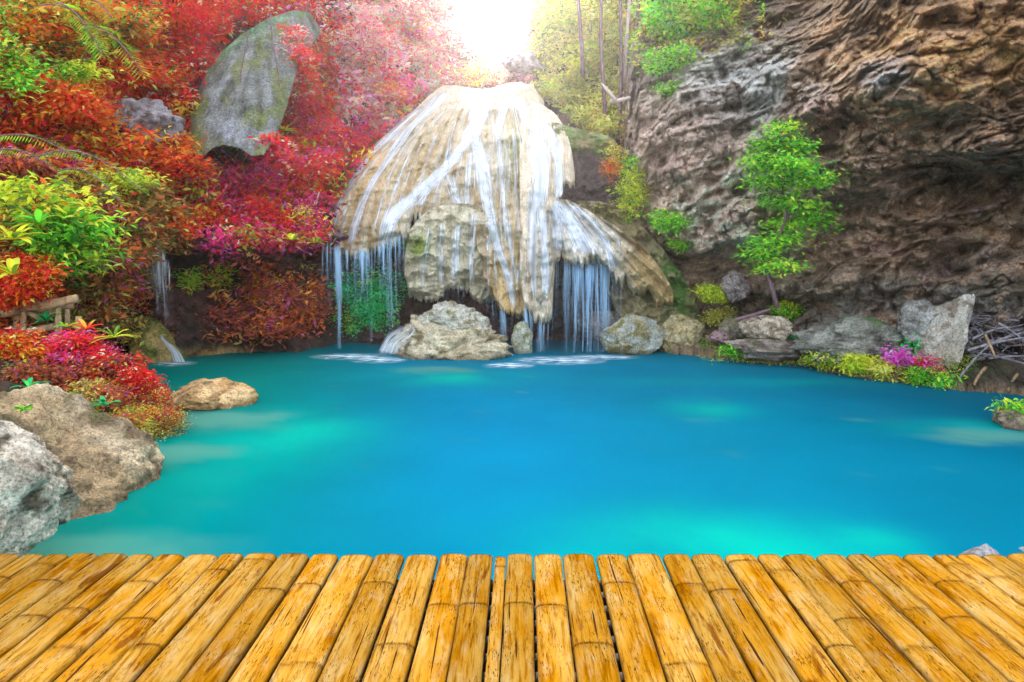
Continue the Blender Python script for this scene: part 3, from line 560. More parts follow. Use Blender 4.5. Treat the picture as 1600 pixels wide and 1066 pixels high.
# running water on the travertine
def stream(pts, Yf, n=60, m=14, lift=.05, cov=1.0, sd_=0):
    pts = np.array(pts, float); k = np.linspace(0, len(pts) - 1, n); j = np.arange(len(pts))
    # smooth the path
    cxp = np.interp(k, j, pts[:, 0]); cyp = np.interp(k, j, pts[:, 1]); w = np.interp(k, j, pts[:, 2])
    ker = np.array([1, 2, 3, 2, 1]) / 9.
    sm = lambda a: np.convolve(np.pad(a, 2, 'edge'), ker, 'valid')
    cxp, cyp, w = sm(cxp), sm(cyp), sm(w)
    w = w * (1 + .35 * pn(v3(k * 1.3, sd_ * 3.3, 0)))
    e = np.linspace(-1, 1, m)[None]; PX = cxp[:, None] + e * w[:, None] * .5; PY = cyp[:, None] + 0 * e
    Yv = Yf(PX, PY) - lift * (1 - .6 * e ** 2)
    V_ = P(PX, PY, Yv); cv = cov * (1 - np.abs(e) ** 2.2) * np.ones((n, 1)) * np.clip(np.minimum(np.linspace(0, 1, n) * 12, np.linspace(1, 0, n) * 7) + .25, 0, 1)[:, None]
    fw = np.stack([e * w[:, None] / F * 10 + 0 * PX, np.linspace(0, n * .08, n)[:, None] + 0 * PX, sd_ * 7.7 + 0 * PX], -1)
    mesh('water_stream', V_, gridfaces(n, m), M_FILM, fall, alpha=cv, flow=fw)
STR = [([(745, 140, 60), (752, 160, 60), (746, 190, 46), (732, 220, 40), (706, 250, 30), (676, 280, 32), (640, 310, 40), (612, 340, 42), (600, 382, 40)], Y1, 1.1),
       ([(700, 140, 50), (672, 170, 34), (640, 200, 26), (612, 240, 18), (585, 280, 18), (564, 320, 22), (552, 360, 26), (548, 388, 22)], Y1, .95),
       ([(660, 165, 14), (618, 205, 16), (580, 240, 14), (552, 280, 15), (530, 320, 18), (516, 365, 20)], Y1, .9),
       ([(720, 235, 30), (690, 275, 28), (665, 300, 30), (650, 325, 26)], Y1, .8),
       ([(742, 210, 34), (752, 250, 36), (758, 300, 34), (768, 350, 26), (782, 400, 24), (796, 440, 22), (804, 482, 16)], Y1, 1.0),
       ([(700, 270, 30), (712, 310, 40), (722, 340, 40)], Y1, .6),
       ([(735, 235, 16), (730, 290, 26), (726, 340, 30)], Y1, .7),
       ([(770, 150, 30), (788, 165, 34), (778, 210, 16), (782, 260, 12), (788, 330, 10), (800, 400, 9), (815, 470, 8)], Y1, .8),
       ([(800, 150, 40), (822, 175, 36), (832, 205, 34), (836, 245, 36)], Y1, 1.1),
       ([(838, 190, 40), (842, 230, 46), (845, 280, 44), (838, 330, 40), (836, 380, 36), (840, 430, 40), (846, 480, 34)], Y3, 1.1),
       ([(850, 190, 24), (866, 220, 26), (872, 255, 24), (874, 290, 18), (872, 310, 16)], Y3, 1.0),
       ([(868, 312, 30), (880, 330, 50), (900, 360, 64), (922, 400, 66)], Y4, 1.0),
       ([(866, 312, 20), (870, 350, 36), (872, 395, 30)], Y4, .8),
       ([(890, 318, 20), (925, 345, 22), (950, 385, 22), (960, 425, 18)], Y4, .9),
       ([(845, 320, 20), (850, 380, 24), (853, 430, 20), (852, 462, 16)], Y4, 1.0),
       ([(715, 350, 14), (712, 400, 18), (710, 440, 12)], Y2, .8), ([(672, 352, 10), (664, 400, 12), (660, 455, 10)], Y2, .6), ([(690, 345, 12), (688, 390, 12), (690, 450, 12)], Y2, .7), ([(762, 360, 14), (764, 410, 14), (766, 458, 10)], Y2, .8), ([(740, 330, 20), (738, 380, 16), (735, 430, 10)], Y2, .6)]
for k, sf_ in enumerate([-.97, -.9, -.8, -.7, -.58, -.48, -.4, -.3, -.2, -.08, .05, .16, .28, .42, .55, .7, .84, -.64, -.34, .35]):
    y0_ = 150 + 60 * abs(math.sin(k * 2.3)); y1_ = {True: 384, False: 330}[sf_ < -.42] if sf_ < -.2 else 460
    pp = []
    for yy in np.linspace(y0_, y1_, 6): xx = 760 + sf_ * float(wL(yy) if sf_ < 0 else wR(yy) * .62); pp.append((xx + 3 * math.sin(yy / 30 + k), yy, 4 + 9 * abs(math.sin(k * 1.7 + yy / 90))))
    STR.append((pp, Y1, (.45 + .3 * abs(math.sin(k * 3.1))) * (1.0 if abs(sf_) > .45 else .8)))
for k, sx_ in enumerate([872, 884, 897, 910, 925, 938, 952, 968]):
    STR.append(([(862 + (sx_ - 870) * .25, 318, 5), (866 + (sx_ - 870) * .6, 345, 9), (sx_ - 2, 375, 9), (sx_ + 3, 404, 7)], Y4, .6))
for k, (p_, f_, c_) in enumerate(STR): stream([(a_, b_, w_ * (.78 if w_ > 20 else .9)) for a_, b_, w_ in p_], f_, cov=c_ * .92, sd_=k, n=80 if len(p_) > 4 else 40)

# falling threads below the lips
R = random.Random(11)
def thread(px, y0, y1, Yd, wpx, cov, spread=1.3, name='water_thread', parent=None, mat=None):
    n = 14; t_ = np.linspace(0, 1, n); w = wpx * R.uniform(.7, 1.7) / F * Yd * .5 * (1 + (spread - 1) * t_) * (1 + .3 * np.sin(t_ * R.uniform(3, 9) + px))
    a = P(px, y0, Yd + .05)
    zb = P(px, y1, Yd)[2] if y1 < 553 else 0.01
    path = np.stack([a[0] + .02 * np.sin(t_ * 3 + px), a[1] - .22 * np.sqrt(t_), a[2] + (zb - a[2]) * t_], -1)
    e = np.linspace(-1, 1, 7); V_ = path[:, None] + np.stack([e[None] * w[:, None], -.03 * (1 - e[None] ** 2) * np.ones((n, 1)), np.zeros((n, 7))], -1)
    cv = (1 - np.abs(e[None]) ** 1.5) * cov * R.uniform(.62, 1.0) * (1 - .55 * t_[:, None]) * np.clip(t_ * 10 + .5, 0, 1)[:, None] * ((1 - t_)[:, None] ** .7 if y1 < 553 else 1)
    fw = np.stack([e[None] * w[:, None], (a[2] - path[:, 2])[:, None] + 0 * e[None], px + 0 * V_[..., 0]], -1)
    mesh(name, V_, gridfaces(n, 7), mat or M_FALL, parent or fall, alpha=cv, flow=fw)
for px, w, c_, y1 in [(505, 3, .7, 480), (513, 5, .7, 520), (528, 12, 1.0, 556), (541, 4, .6, 450), (556, 5, .6, 470), (566, 11, 1.0, 500), (573, 6, .9, 540), (586, 5, .7, 430), (592, 8, .9, 470), (601, 6, .9, 480), (612, 4, .7, 430), (616, 4, .8, 420), (623, 3, .6, 420), (652, 2, .7, 380), (655, 2, .6, 370), (664, 2, .5, 390)]:
    thread(px, interp(px, BOT1) - 4, y1, 19.5, w * 1.25, c_)
for k in range(26):
    px = 504 + k * 5.0 + R.uniform(-2, 2); thread(px, interp(px, BOT1) - 6, R.choice([470, 540, 552, 556, 556]), 19.55, R.choice([2, 3, 4, 9]), R.uniform(.45, .8))
for px, w, c_, y1 in [(694, 1.5, .5, 480), (701, 2, .6, 490), (708, 1.5, .6, 500), (716, 2, .6, 490), (724, 1.5, .6, 500), (760, 2, .6, 510), (771, 3, .8, 540), (776, 2, .6, 550), (785, 7, 1.0, 556), (790, 3, .8, 556), (800, 2, .6, 556)]:
    thread(px, interp(px, [(690, 440), (730, 445), (760, 450), (800, 478)]), y1, 19.2, w * 1.3, c_)
for px, w, c_ in [(822, 5, 1.0), (829, 4, .8), (845, 9, 1.0), (850, 4, .8), (857, 3, .8), (862, 2, .6)]:
    thread(px, 478, 556, 19.0, w * 1.3, c_)
for k in range(38):
    px = 868 + k * 2.7 + R.uniform(-3, 3); strong = 895 < px < 960
    thread(px, interp(px, [(866, 400), (915, 408), (950, 408), (975, 440)]) - 2, 556 if R.random() < .55 else R.uniform(500, 552), 18.9 + R.uniform(-.1, .15), R.choice([2, 2.5, 3, 6, 10]) * (1.3 if strong else .8), R.uniform(.6, 1.0) if strong else R.uniform(.5, .75))
for k in range(14):   # water veiling the left side of the cream boulder
    px = 592 + k * 3.2
    pa = [(655 - k * .5, 506 + k * .8, 4), (628 + k * .9, 510 + k * 1.5, 6), (604 + k * 1.4, 526 + k * 1.2, 8), (590 + k * 2.0, 556, 10)]
    stream(pa, lambda a, b_: 17.55 + 0 * a - .2 * sst(510, 556, b_) , n=20, m=6, cov=.4, sd_=k)
stream([(786, 545, 10), (795, 556, 26), (800, 566, 40)], lambda a, b_: 18.2 + 0 * a, n=16, m=10, cov=.75)

# foam where the water lands
def foam(px, py, rx, ry, cov, label):
    g = G(px, py); n = 24; th = np.linspace(0, 2 * math.pi, 40)[None]; r = np.linspace(0.001, 1, n)[:, None]
    V_ = v3(g[0] + r * np.cos(th) * rx, g[1] + r * np.sin(th) * ry, .012 + .02 * (1 - r) + 0 * th)
    tag(mesh('foam', V_, gridfaces(n, 40)[:, ::-1], M_FOAM, alpha=cov * (1 - r ** 1.5) * np.ones((1, 40)), origin=(g[0], g[1], 0)), label, 'foam', 'patches of foam where the water lands', 'stuff')
foam(545, 558, 1.1, .6, 1.3, 'white foam below the left threads of the fall'); foam(592, 563, .8, .6, 1.3, 'white foam left of the cream boulder'); foam(795, 572, .7, .5, 1.3, 'white foam right of the cream boulder')
foam(875, 564, 1.3, .75, 1.3, 'white foam below the white column'); foam(940, 559, 1.1, .5, 1.2, 'white foam below the right threads of the fall'); foam(272, 569, .6, .5, 1.3, 'white foam below the small side fall')

# ------------------------------------------------------------------ small fall on the left
sf = empty('waterfall', P(250, 562, 17.2), 'thin side waterfall dropping in blue threads onto a mossy yellow rock', 'waterfall')
V, T = ico(6); c0 = P(240, 552, 17.6)
Vv = V * np.array([.62, .6, .85]) * (1 + .18 * fbm(V * 1.6 + 3, 5))[:, None]
Vv[:, 0] += .35 * np.clip(-Vv[:, 2] + .3, -.2, 1); Vv += c0
n1 = fbm(Vv * 2, 4); c = mixc((.30, .24, .07), (.16, .19, .04), n1 + .5); c = mixc(c, (.5, .36, .14), sst(.1, .5, fbm(Vv * 1.3 + 8, 3)))
mesh('mossy_rock', Vv, T, M_ROCK, sf, c)
for k, (px, w, c_, y1) in enumerate([(238, 2, .6, 470), (244, 6, 1.0, 520), (250, 4, .8, 520), (257, 5, .9, 525), (263, 3, .7, 470), (268, 3, .6, 520), (232, 2, .5, 500)]):
    thread(px, 372 + abs(px - 248) * 2.2, y1, 16.5, w * 2.0, min(1, c_ * 1.3), parent=sf, mat=M_FILM)
for k in range(3):
    pts = [(252, 524 + k * 3, 6), (262 + k * 3, 540, 9), (272 + k * 3, 552, 12), (276 + k * 4, 566, 16)]
    pts = np.array(pts, float); n = 20; kk = np.linspace(0, 3, n); e = np.linspace(-1, 1, 6)[None]
    PX = np.interp(kk, range(4), pts[:, 0])[:, None] + e * np.interp(kk, range(4), pts[:, 2])[:, None] * .5; PY = np.interp(kk, range(4), pts[:, 1])[:, None] + 0 * e
    mesh('water_stream', P(PX, PY, 16.95 - .12 * k + 0 * PX), gridfaces(n, 6), M_FILM, sf, alpha=.85 * (1 - e ** 2) * np.ones((n, 1)), flow=np.stack([e * .1 + 0 * PX, PY / 60., k + 0 * PX], -1))

# ------------------------------------------------------------------ foliage
def leaves(Cn, size, cols, R, aspect=2.4, up=.6, droop=.2, out=None):
    n = len(Cn); size = np.broadcast_to(size, (n,)) * R.uniform(.65, 1.35, n)
    nrm = R.normal(size=(n, 3)); nrm[:, 2] = np.abs(nrm[:, 2]) + up * 1.5; nrm[:, 1] -= .35; nrm /= np.linalg.norm(nrm, axis=1)[:, None]
    ax = R.normal(size=(n, 3)); ax[:, 2] -= droop * 2
    if out is not None: ax = ax * .6 + out * 1.5
    ax -= (ax * nrm).sum(1)[:, None] * nrm; ax /= np.linalg.norm(ax, axis=1)[:, None] + 1e-9
    sd_ = np.cross(nrm, ax); L_ = ax * size[:, None]; Wd = sd_ * (size / aspect)[:, None] * .9
    V_ = np.stack([Cn - L_ * .5, Cn + Wd * .6 + nrm * size[:, None] * .06 - L_ * .05, Cn + L_ * .55 - nrm * size[:, None] * .1, Cn - Wd * .6 + nrm * size[:, None] * .06 - L_ * .05], 1).reshape(-1, 3)
    return V_, np.arange(n * 4).reshape(n, 4), np.repeat(cols, 4, 0)
PAL = dict(  # pale pinkish and yellow entries paint leaf highlights
    red=[(.66, .012, .015, 6), (.50, .008, .03, 3), (.72, .05, .01, 4), (.6, .12, .05, 1), (.75, .42, .25, 1), (.16, .01, .02, 1)],
    scarlet=[(.75, .04, .01, 5), (.70, .12, .01, 4), (.55, .02, .02, 3), (.75, .35, .05, 1), (.2, .02, .01, 2)],
    orange=[(.60, .13, .01, 5), (.45, .10, .01, 3), (.65, .28, .03, 2), (.5, .03, .01, 2), (.14, .05, .01, 2), (.28, .25, .03, 1)],
    pink=[(.70, .20, .18, 4), (.62, .10, .12, 3), (.75, .38, .30, 3), (.55, .16, .30, 2), (.70, .45, .2, 1)],
    purple=[(.46, .02, .10, 5), (.34, .03, .16, 3), (.6, .03, .04, 4), (.6, .14, .38, 2), (.12, .01, .04, 1), (.45, .2, .1, 1)],
    rust=[(.28, .06, .015, 4), (.20, .05, .03, 4), (.36, .10, .02, 3), (.10, .03, .02, 3), (.2, .16, .03, 1), (.2, .04, .10, 2)],
    green=[(.10, .33, .02, 5), (.18, .42, .03, 3), (.30, .48, .03, 2), (.04, .16, .02, 3), (.02, .08, .01, 1)],
    brightgreen=[(.13, .46, .03, 5), (.25, .55, .03, 3), (.42, .60, .04, 2), (.04, .24, .05, 3), (.02, .10, .02, 1)],
    emerald=[(.02, .32, .10, 5), (.01, .20, .08, 3), (.06, .42, .08, 3), (.01, .08, .03, 2)],
    yellow=[(.52, .50, .03, 5), (.62, .58, .05, 3), (.25, .38, .03, 3), (.10, .20, .02, 2), (.65, .40, .04, 1)],
    olive=[(.30, .30, .05, 5), (.42, .38, .07, 3), (.18, .20, .03, 3), (.52, .42, .10, 1), (.4, .22, .08, 1)],
    mixed=[(.14, .28, .03, 4), (.40, .30, .03, 3), (.60, .10, .02, 3), (.05, .08, .02, 3), (.5, .38, .1, 1)],
    brown=[(.14, .10, .03, 4), (.24, .16, .04, 3), (.09, .10, .03, 3), (.30, .10, .04, 2), (.3, .28, .06, 1)],
    magenta=[(.65, .05, .30, 5), (.75, .2, .45, 3), (.4, .03, .2, 2)])
def pick(pal, n, R):
    a = np.array(PAL[pal], float); a[:, :3] = np.clip(a[:, :3] * (2.3 if pal in ('brown', 'rust') else 2.0), 0, .93); w = a[:, 3] / a[:, 3].sum(); return a[R.choice(len(a), n, p=w), :3]
def crown(blobs, n, size, pal, R, aspect=2.4, up=.6, spray=12, pal2=None, jit=.25, srad=2.2):
    vol = np.array([b[1] * b[2] * b[3] for b in blobs]) ** .8; vol /= vol.sum(); ns = max(1, n // spray)
    bi = R.choice(len(blobs), ns, p=vol); B = [np.array([b[0] for b in blobs])[bi], np.array([b[1:4] for b in blobs])[bi]]
    dr = R.normal(size=(ns, 3)); dr /= np.linalg.norm(dr, axis=1)[:, None]; rr = R.uniform(.3, 1.05, ns) ** .5
    S = B[0] + dr * B[1] * rr[:, None] * (1 + .35 * pn(B[0] * .3 + dr * 2.2))[:, None]
    c = pick(pal, ns, R)
    if pal2: c2 = pick(pal2, ns, R); mk = pn(S * .9 + 3.3) > .12; c = np.where(mk[:, None], c2, c)
    Cn = np.repeat(S, spray, 0) + R.normal(size=(ns * spray, 3)) * size * np.array([srad, srad, srad * .45]) * .6
    c = c * (R.uniform(.55, 1.55, (ns, 1)) * (1 + .6 * pn(S * 1.6))[:, None]); col = np.repeat(c, spray, 0); alt = pick(pal, len(col), R); mk = R.rand(len(col)) < .25; col = np.where(mk[:, None], alt, col)
    col = np.clip(col * R.uniform(1 - jit, 1 + jit, (len(col), 1)), 0, .9)
    out = Cn - np.repeat(B[0], spray, 0); out /= np.linalg.norm(out, axis=1)[:, None] + 1e-6
    return leaves(Cn, size, col, R, aspect, up, out=out)
def plant(name, label, cat, px, py, rx, ry, dY, pal, leaf=.13, n=2500, trunk=None, group=None, Yf=None, pal2=None, aspect=2.4, bark=None, up=.6, nb=7, seed=None, base=None, spray=12, flat=.8):
    """a plant centred at pixel (px, py) of the photo, on the slope, with its own crown blobs and a stem"""
    seed = seed if seed is not None else int(px * 7 + py * 13) % 9999; R = np.random.RandomState(seed)
    Yd = float((Yf or HY)(px, min(py, 545))) - dY; k = Yd / F; blobs = []
    for i in range(nb + 4):
        a = R.uniform(0, 2 * math.pi); q = R.uniform(.1, .86); bx = px + rx * q * math.cos(a); by = py + ry * q * math.sin(a); s_ = R.uniform(.24, .5)
        blobs.append((P(bx, by, Yd + R.uniform(-.5, .5) * rx * k * flat * 1.2), rx * k * s_, rx * k * s_ * flat, ry * k * s_))
    if base is None: base = (px + R.uniform(-.2, .2) * rx, py + ry * 1.05)
    bp_ = P(base[0], base[1], Yd + .35)
    e = empty(name, bp_, label, cat, group)
    if Yf is None and px > 120: leaf *= 1.32; n = int(n * .62)
    V_, Q_, c_ = crown(blobs, n, leaf, pal, R, aspect, up, pal2=pal2, spray=spray)
    mesh('crown' if trunk else 'foliage', V_, Q_, M_LEAF, e, c_, smooth=False)
    rad = trunk or .02; parts = []
    cen = P(px, py - ry * .3, Yd); pth = [bp_ + (cen - bp_) * t_ + np.array([.12 * math.sin(t_ * 5 + px), .05, 0]) * (t_ * (1.2 - t_)) * (np.linalg.norm(cen - bp_)) * .3 for t_ in np.linspace(0, 1, 9)]
    parts.append(tube(pth, np.linspace(rad, rad * .35, 9), 8, wob=.3, seed=seed % 50))
    for b_ in blobs:
        st = pth[R.randint(3, 8)]; en = b_[0] + (R.rand(3) - .5) * b_[1] * .5; mid = (st + en) / 2 + (R.rand(3) - .5) * .3 * np.linalg.norm(en - st)
        parts.append(tube([st, st * .6 + mid * .4, mid, mid * .4 + en * .6, en], np.linspace(rad * .45, rad * .12, 5), 6))
    V_, Q_ = merge(parts); mesh('trunk' if trunk else 'stem', V_, Q_, bark or M_BARK, e)
    return e
GT = 'trees and shrubs with red leaves on the left hillside'
T_ = lambda *a, **k: plant('tree', *a, **k)
S_ = lambda *a, **k: plant('shrub', *a, **k)
T_('tree with mixed green and orange leaves in the top left corner', 'tree', 50, 50, 100, 75, 1.6, 'mixed', .17, 5200, .09, pal2='orange')
T_('tree with yellow green and red leaves right of the corner tree along the top', 'tree', 165, 45, 80, 60, 1.2, 'orange', .15, 4200, .07, pal2='mixed')
S_('yellow green shrub hanging between the corner tree and the scarlet tree', 'shrub', 120, 110, 50, 26, 2.4, 'yellow', .12, 1300, pal2='green')
S_('green shrub at the left edge above the orange red tree', 'shrub', 15, 100, 36, 40, 3.0, 'green', .14, 1500, pal2='mixed')
S_('lime and orange shrub crossing the slope below the fern branches', 'shrub', 190, 285, 70, 22, 1.7, 'yellow', .1, 1800, pal2='orange')
T_('bright red tree at the top directly left of the grey outcrop', 'tree', 262, 62, 75, 70, 1.0, 'red', .14, 5200, .07, group=GT, pal2='scarlet')
T_('crimson tree overhanging the top of the grey outcrop', 'tree', 345, 22, 75, 38, .9, 'red', .14, 4000, .07, group=GT)
T_('red tree just right of the grey outcrop at the top', 'tree', 472, 45, 52, 70, 1.0, 'red', .13, 4200, .06, group=GT, pal2='pink')
T_('salmon red tree with a tall pale trunk above the left side of the falls', 'tree', 560, 70, 55, 80, 1.2, 'pink', .14, 4000, .06, group=GT, bark=M_BARKP, base=(563, 250), pal2='red')
T_('pale pink tree bordering the bright sky on its left', 'tree', 632, 50, 52, 70, .8, 'pink', .16, 3600, .06, pal2='orange')
T_('scarlet tree in the middle of the left hillside beneath the yellow green one', 'tree', 205, 130, 80, 45, 1.1, 'scarlet', .14, 4200, .06, group=GT)
S_('scarlet shrub pressed against the left flank of the grey outcrop', 'shrub', 268, 175, 38, 60, .8, 'red', .13, 3000, group=GT)
T_('orange red tree at the left edge above the long green fern branches', 'tree', 65, 165, 95, 55, 1.5, 'scarlet', .15, 5200, .08, group=GT, pal2='orange')
S_('pink red shrub right of the outcrop hanging over purple rock', 'shrub', 470, 165, 48, 48, .9, 'red', .12, 3200, group=GT, pal2='purple')
S_('coral red shrub left of the crest of the falls', 'shrub', 605, 165, 48, 40, .9, 'pink', .13, 3200, group=GT, pal2='scarlet')
S_('red and purple shrub beside the upper left edge of the travertine', 'shrub', 520, 225, 46, 48, .7, 'purple', .12, 3600, group=GT, pal2='red')
S_('crimson shrub hanging left of the travertine dome', 'shrub', 455, 270, 55, 50, .8, 'red', .12, 3800, group=GT, pal2='purple')
S_('rust orange shrub below the scarlet tree at the left', 'shrub', 150, 220, 85, 45, 1.3, 'orange', .14, 4200, group=GT, pal2='scarlet')
S_('red and orange spiky shrub below the pale grey rock', 'shrub', 255, 255, 55, 40, .9, 'scarlet', .15, 3200, group=GT, pal2='orange', aspect=4)
T_('slim tree with a magenta trunk and rusty leaves at the left edge', 'tree', 35, 270, 60, 50, 1.8, 'rust', .15, 3000, .06, bark=M_BARKM, base=(28, 400), pal2='purple')
S_('small scarlet shrub tucked under the left foot of the grey outcrop', 'shrub', 296, 262, 24, 18, 2.6, 'scarlet', .12, 1200, group=GT)
S_('small crimson shrub growing over the right foot of the grey outcrop', 'shrub', 420, 238, 30, 26, 2.9, 'red', .12, 1900, group=GT, pal2='purple')
S_('red shrub growing against the upper right side of the grey outcrop', 'shrub', 468, 100, 26, 62, 3.0, 'red', .12, 2300, group=GT, pal2='pink')
S_('dark purple shrub beneath the grey outcrop', 'shrub', 345, 300, 60, 45, .7, 'purple', .12, 3600, group=GT)
S_('brown and olive shrub on the slope above the small side fall', 'shrub', 225, 325, 65, 40, 1.1, 'brown', .12, 4200, pal2='orange')
S_('crimson creeper mass draped over the lip of the grotto', 'shrub', 400, 345, 80, 32, .9, 'red', .11, 4600, group=GT, pal2='purple')
S_('large leaved green shrub above the wooden railing', 'shrub', 95, 372, 90, 52, 1.7, 'green', .18, 2600, pal2='mixed', aspect=3.2, spray=9)
S_('yellow green leaved shrub above and left of the railing', 'shrub', 60, 320, 70, 30, 1.8, 'yellow', .2, 1500, pal2='mixed', aspect=3)
S_('flame red low shrub behind the railing at the left edge', 'shrub', 25, 440, 62, 34, 2.0, 'scarlet', .11, 4200, group=GT, pal2='red')
S_('rusty brown shrub right of the railing', 'shrub', 165, 430, 55, 62, 1.4, 'rust', .12, 5200, pal2='brown')
S_('dark rusty shrub close to the small side fall on its left', 'shrub', 205, 385, 32, 45, 1.0, 'brown', .11, 2600, pal2='rust')
S_('red vine tangle with yellow tips left of the dripping curtain', 'shrub', 478, 355, 30, 42, .9, 'purple', .12, 2200, group=GT, pal2='yellow', aspect=4)
S_('green fern cluster beside the crimson creepers over the grotto', 'shrub', 345, 430, 30, 22, .5, 'yellow', .1, 700, pal2='green')
S_('yellow green sprigs in the grotto right of the small side fall', 'shrub', 295, 430, 22, 26, .6, 'green', .1, 600, pal2='yellow')
S_('emerald plants growing on the rock behind the left water threads', 'shrub', 572, 468, 62, 80, .5, 'emerald', .1, 9500, pal2='brightgreen', Yf=lambda a, b_: np.float64(21.6), nb=22, flat=.35)
S_('bright green moss cushion tucked under the dome beside the grey lobe', 'shrub', 655, 385, 22, 26, -.2, 'brightgreen', .08, 1600, Yf=lambda a, b_: np.float64(20.0))
S_('rust red ground shrub on the back wall of the grotto', 'shrub', 445, 465, 70, 40, .4, 'rust', .09, 6000, pal2='orange')
S_('dim red brown shrub low on the back wall of the grotto', 'shrub', 390, 505, 70, 22, .3, 'rust', .09, 3600)
# behind the crest and to the right
T_('pale pink tree glowing beneath the bright sky', 'tree', 700, 80, 40, 40, 3.0, 'pink', .18, 2000, .05)
S_('cream and pink shrub right above the crest of the falls', 'shrub', 745, 118, 42, 16, 1.2, 'pink', .14, 1500, pal2='yellow', Yf=lambda a, b_: np.float64(28.0))
T_('yellow green tree bordering the bright sky on its right', 'tree', 875, 45, 48, 75, 1.0, 'yellow', .16, 3800, .06, pal2='olive')
T_('olive tree with drooping leaves in the upper middle', 'tree', 935, 80, 45, 85, 1.2, 'olive', .14, 4200, .07, pal2='yellow')
S_('olive shrub in flat tiers overhanging the right of the crest', 'shrub', 880, 140, 58, 30, 1.0, 'olive', .14, 3600, pal2='yellow')
S_('green bramble on top of the mossy ridge right of the falls', 'shrub', 930, 190, 36, 18, .8, 'olive', .1, 1500)
T_('leafy green tree hanging in from the top above the cliff', 'tree', 1050, 30, 62, 48, 1.5, 'brightgreen', .17, 3800, .07, Yf=CY, base=(1010, -40), pal2='yellow')
T_('dim green tree along the top right of the leafy one', 'tree', 1120, 10, 50, 30, 1.0, 'olive', .15, 2000, .05, Yf=CY, base=(1130, -60), pal2='green')
S_('small green tuft growing on the cliff below the leafy tree', 'shrub', 1045, 90, 42, 22, .7, 'green', .13, 1200, Yf=CY, pal2='brightgreen')
S_('tiny green tuft at the left edge of the cliff', 'shrub', 1045, 140, 20, 14, .4, 'green', .11, 420, Yf=CY)
S_('yellow climbing shrub on the dark wall right of the mossy ridge', 'shrub', 988, 300, 22, 60, .5, 'yellow', .11, 2200, Yf=lambda a, b_: np.float64(21.4), pal2='green')
S_('small orange leaved shrub hanging over the mossy ridge end', 'shrub', 958, 255, 14, 32, .5, 'orange', .1, 700, Yf=lambda a, b_: np.float64(21.4), pal2='olive')
S_('low green shrub on the cliff left of the white rock bulge', 'shrub', 1045, 345, 32, 20, .4, 'green', .11, 1100, Yf=CY, pal2='yellow')
S_('small green shrub under the cliff left of the white rock bulge', 'shrub', 1065, 380, 24, 10, .4, 'green', .1, 500, Yf=CY)
S_('yellow green bush at the cliff foot left of the slender tree', 'shrub', 1120, 458, 34, 16, .8, 'yellow', .1, 1700, Yf=CY, pal2='green')
S_('olive moss hanging below the yellow green bush at the cliff foot', 'shrub', 1125, 490, 26, 24, .6, 'olive', .08, 1300, Yf=CY)
S_('yellow tipped bush behind the pale buff boulder', 'shrub', 1230, 492, 32, 22, 1.0, 'yellow', .1, 2000, Yf=CY, pal2='green')
GS = 'low plants along the right shore'
for (x, y, rx, ry, pal, p2, n, lab) in [
    (1300, 560, 30, 15, 'yellow', 'green', 1700, 'yellow green bush at the left end of the shore planting'),
    (1345, 570, 32, 17, 'yellow', None, 1900, 'golden low bush in the middle of the right shore'),
    (1385, 578, 26, 15, 'yellow', 'olive', 1400, 'yellow bush left of the pink flowers on the shore'),
    (1405, 558, 20, 16, 'magenta', None, 420, 'pink flowering plant in front of the broad grey green boulder'),
    (1440, 590, 26, 13, 'green', 'yellow', 1300, 'green bush below the tall leaning slab on its left'),
    (1480, 596, 24, 12, 'brightgreen', 'green', 1200, 'bright green bush at the foot of the tall leaning slab'),
    (1310, 535, 22, 12, 'green', 'magenta', 600, 'green plant with pink blooms above the yellow green bush'),
    (1425, 540, 20, 22, 'emerald', 'green', 700, 'dark green creeper on the broken boulder by the leaning slab'),
    (1240, 532, 26, 8, 'emerald', 'green', 600, 'blue green creeper right of the pale buff boulder'),
    (1150, 552, 34, 8, 'green', 'brown', 900, 'dim green tufts at the water edge below the pink rock'),
    (1450, 570, 16, 24, 'purple', 'magenta', 360, 'reddish leaved plant climbing the left of the leaning slab'),
    (1590, 640, 20, 8, 'brightgreen', None, 600, 'bright green tuft on top of the mossy rock at the right edge')]:
    Yd = float(interp(x, [(1100, 17.3), (1200, 16.8), (1260, 16.5), (1330, 15.2), (1430, 14.4), (1500, 13.9), (1560, 13.5)])) + (.9 if y < 545 else .1)
    if x == 1590: Yd = 11.0
    plant('shrub', lab, 'bush', x, y, rx, ry, 0, pal, .09, n, None, GS, lambda a, b_, q=Yd: np.float64(q), p2, seed=x + y)
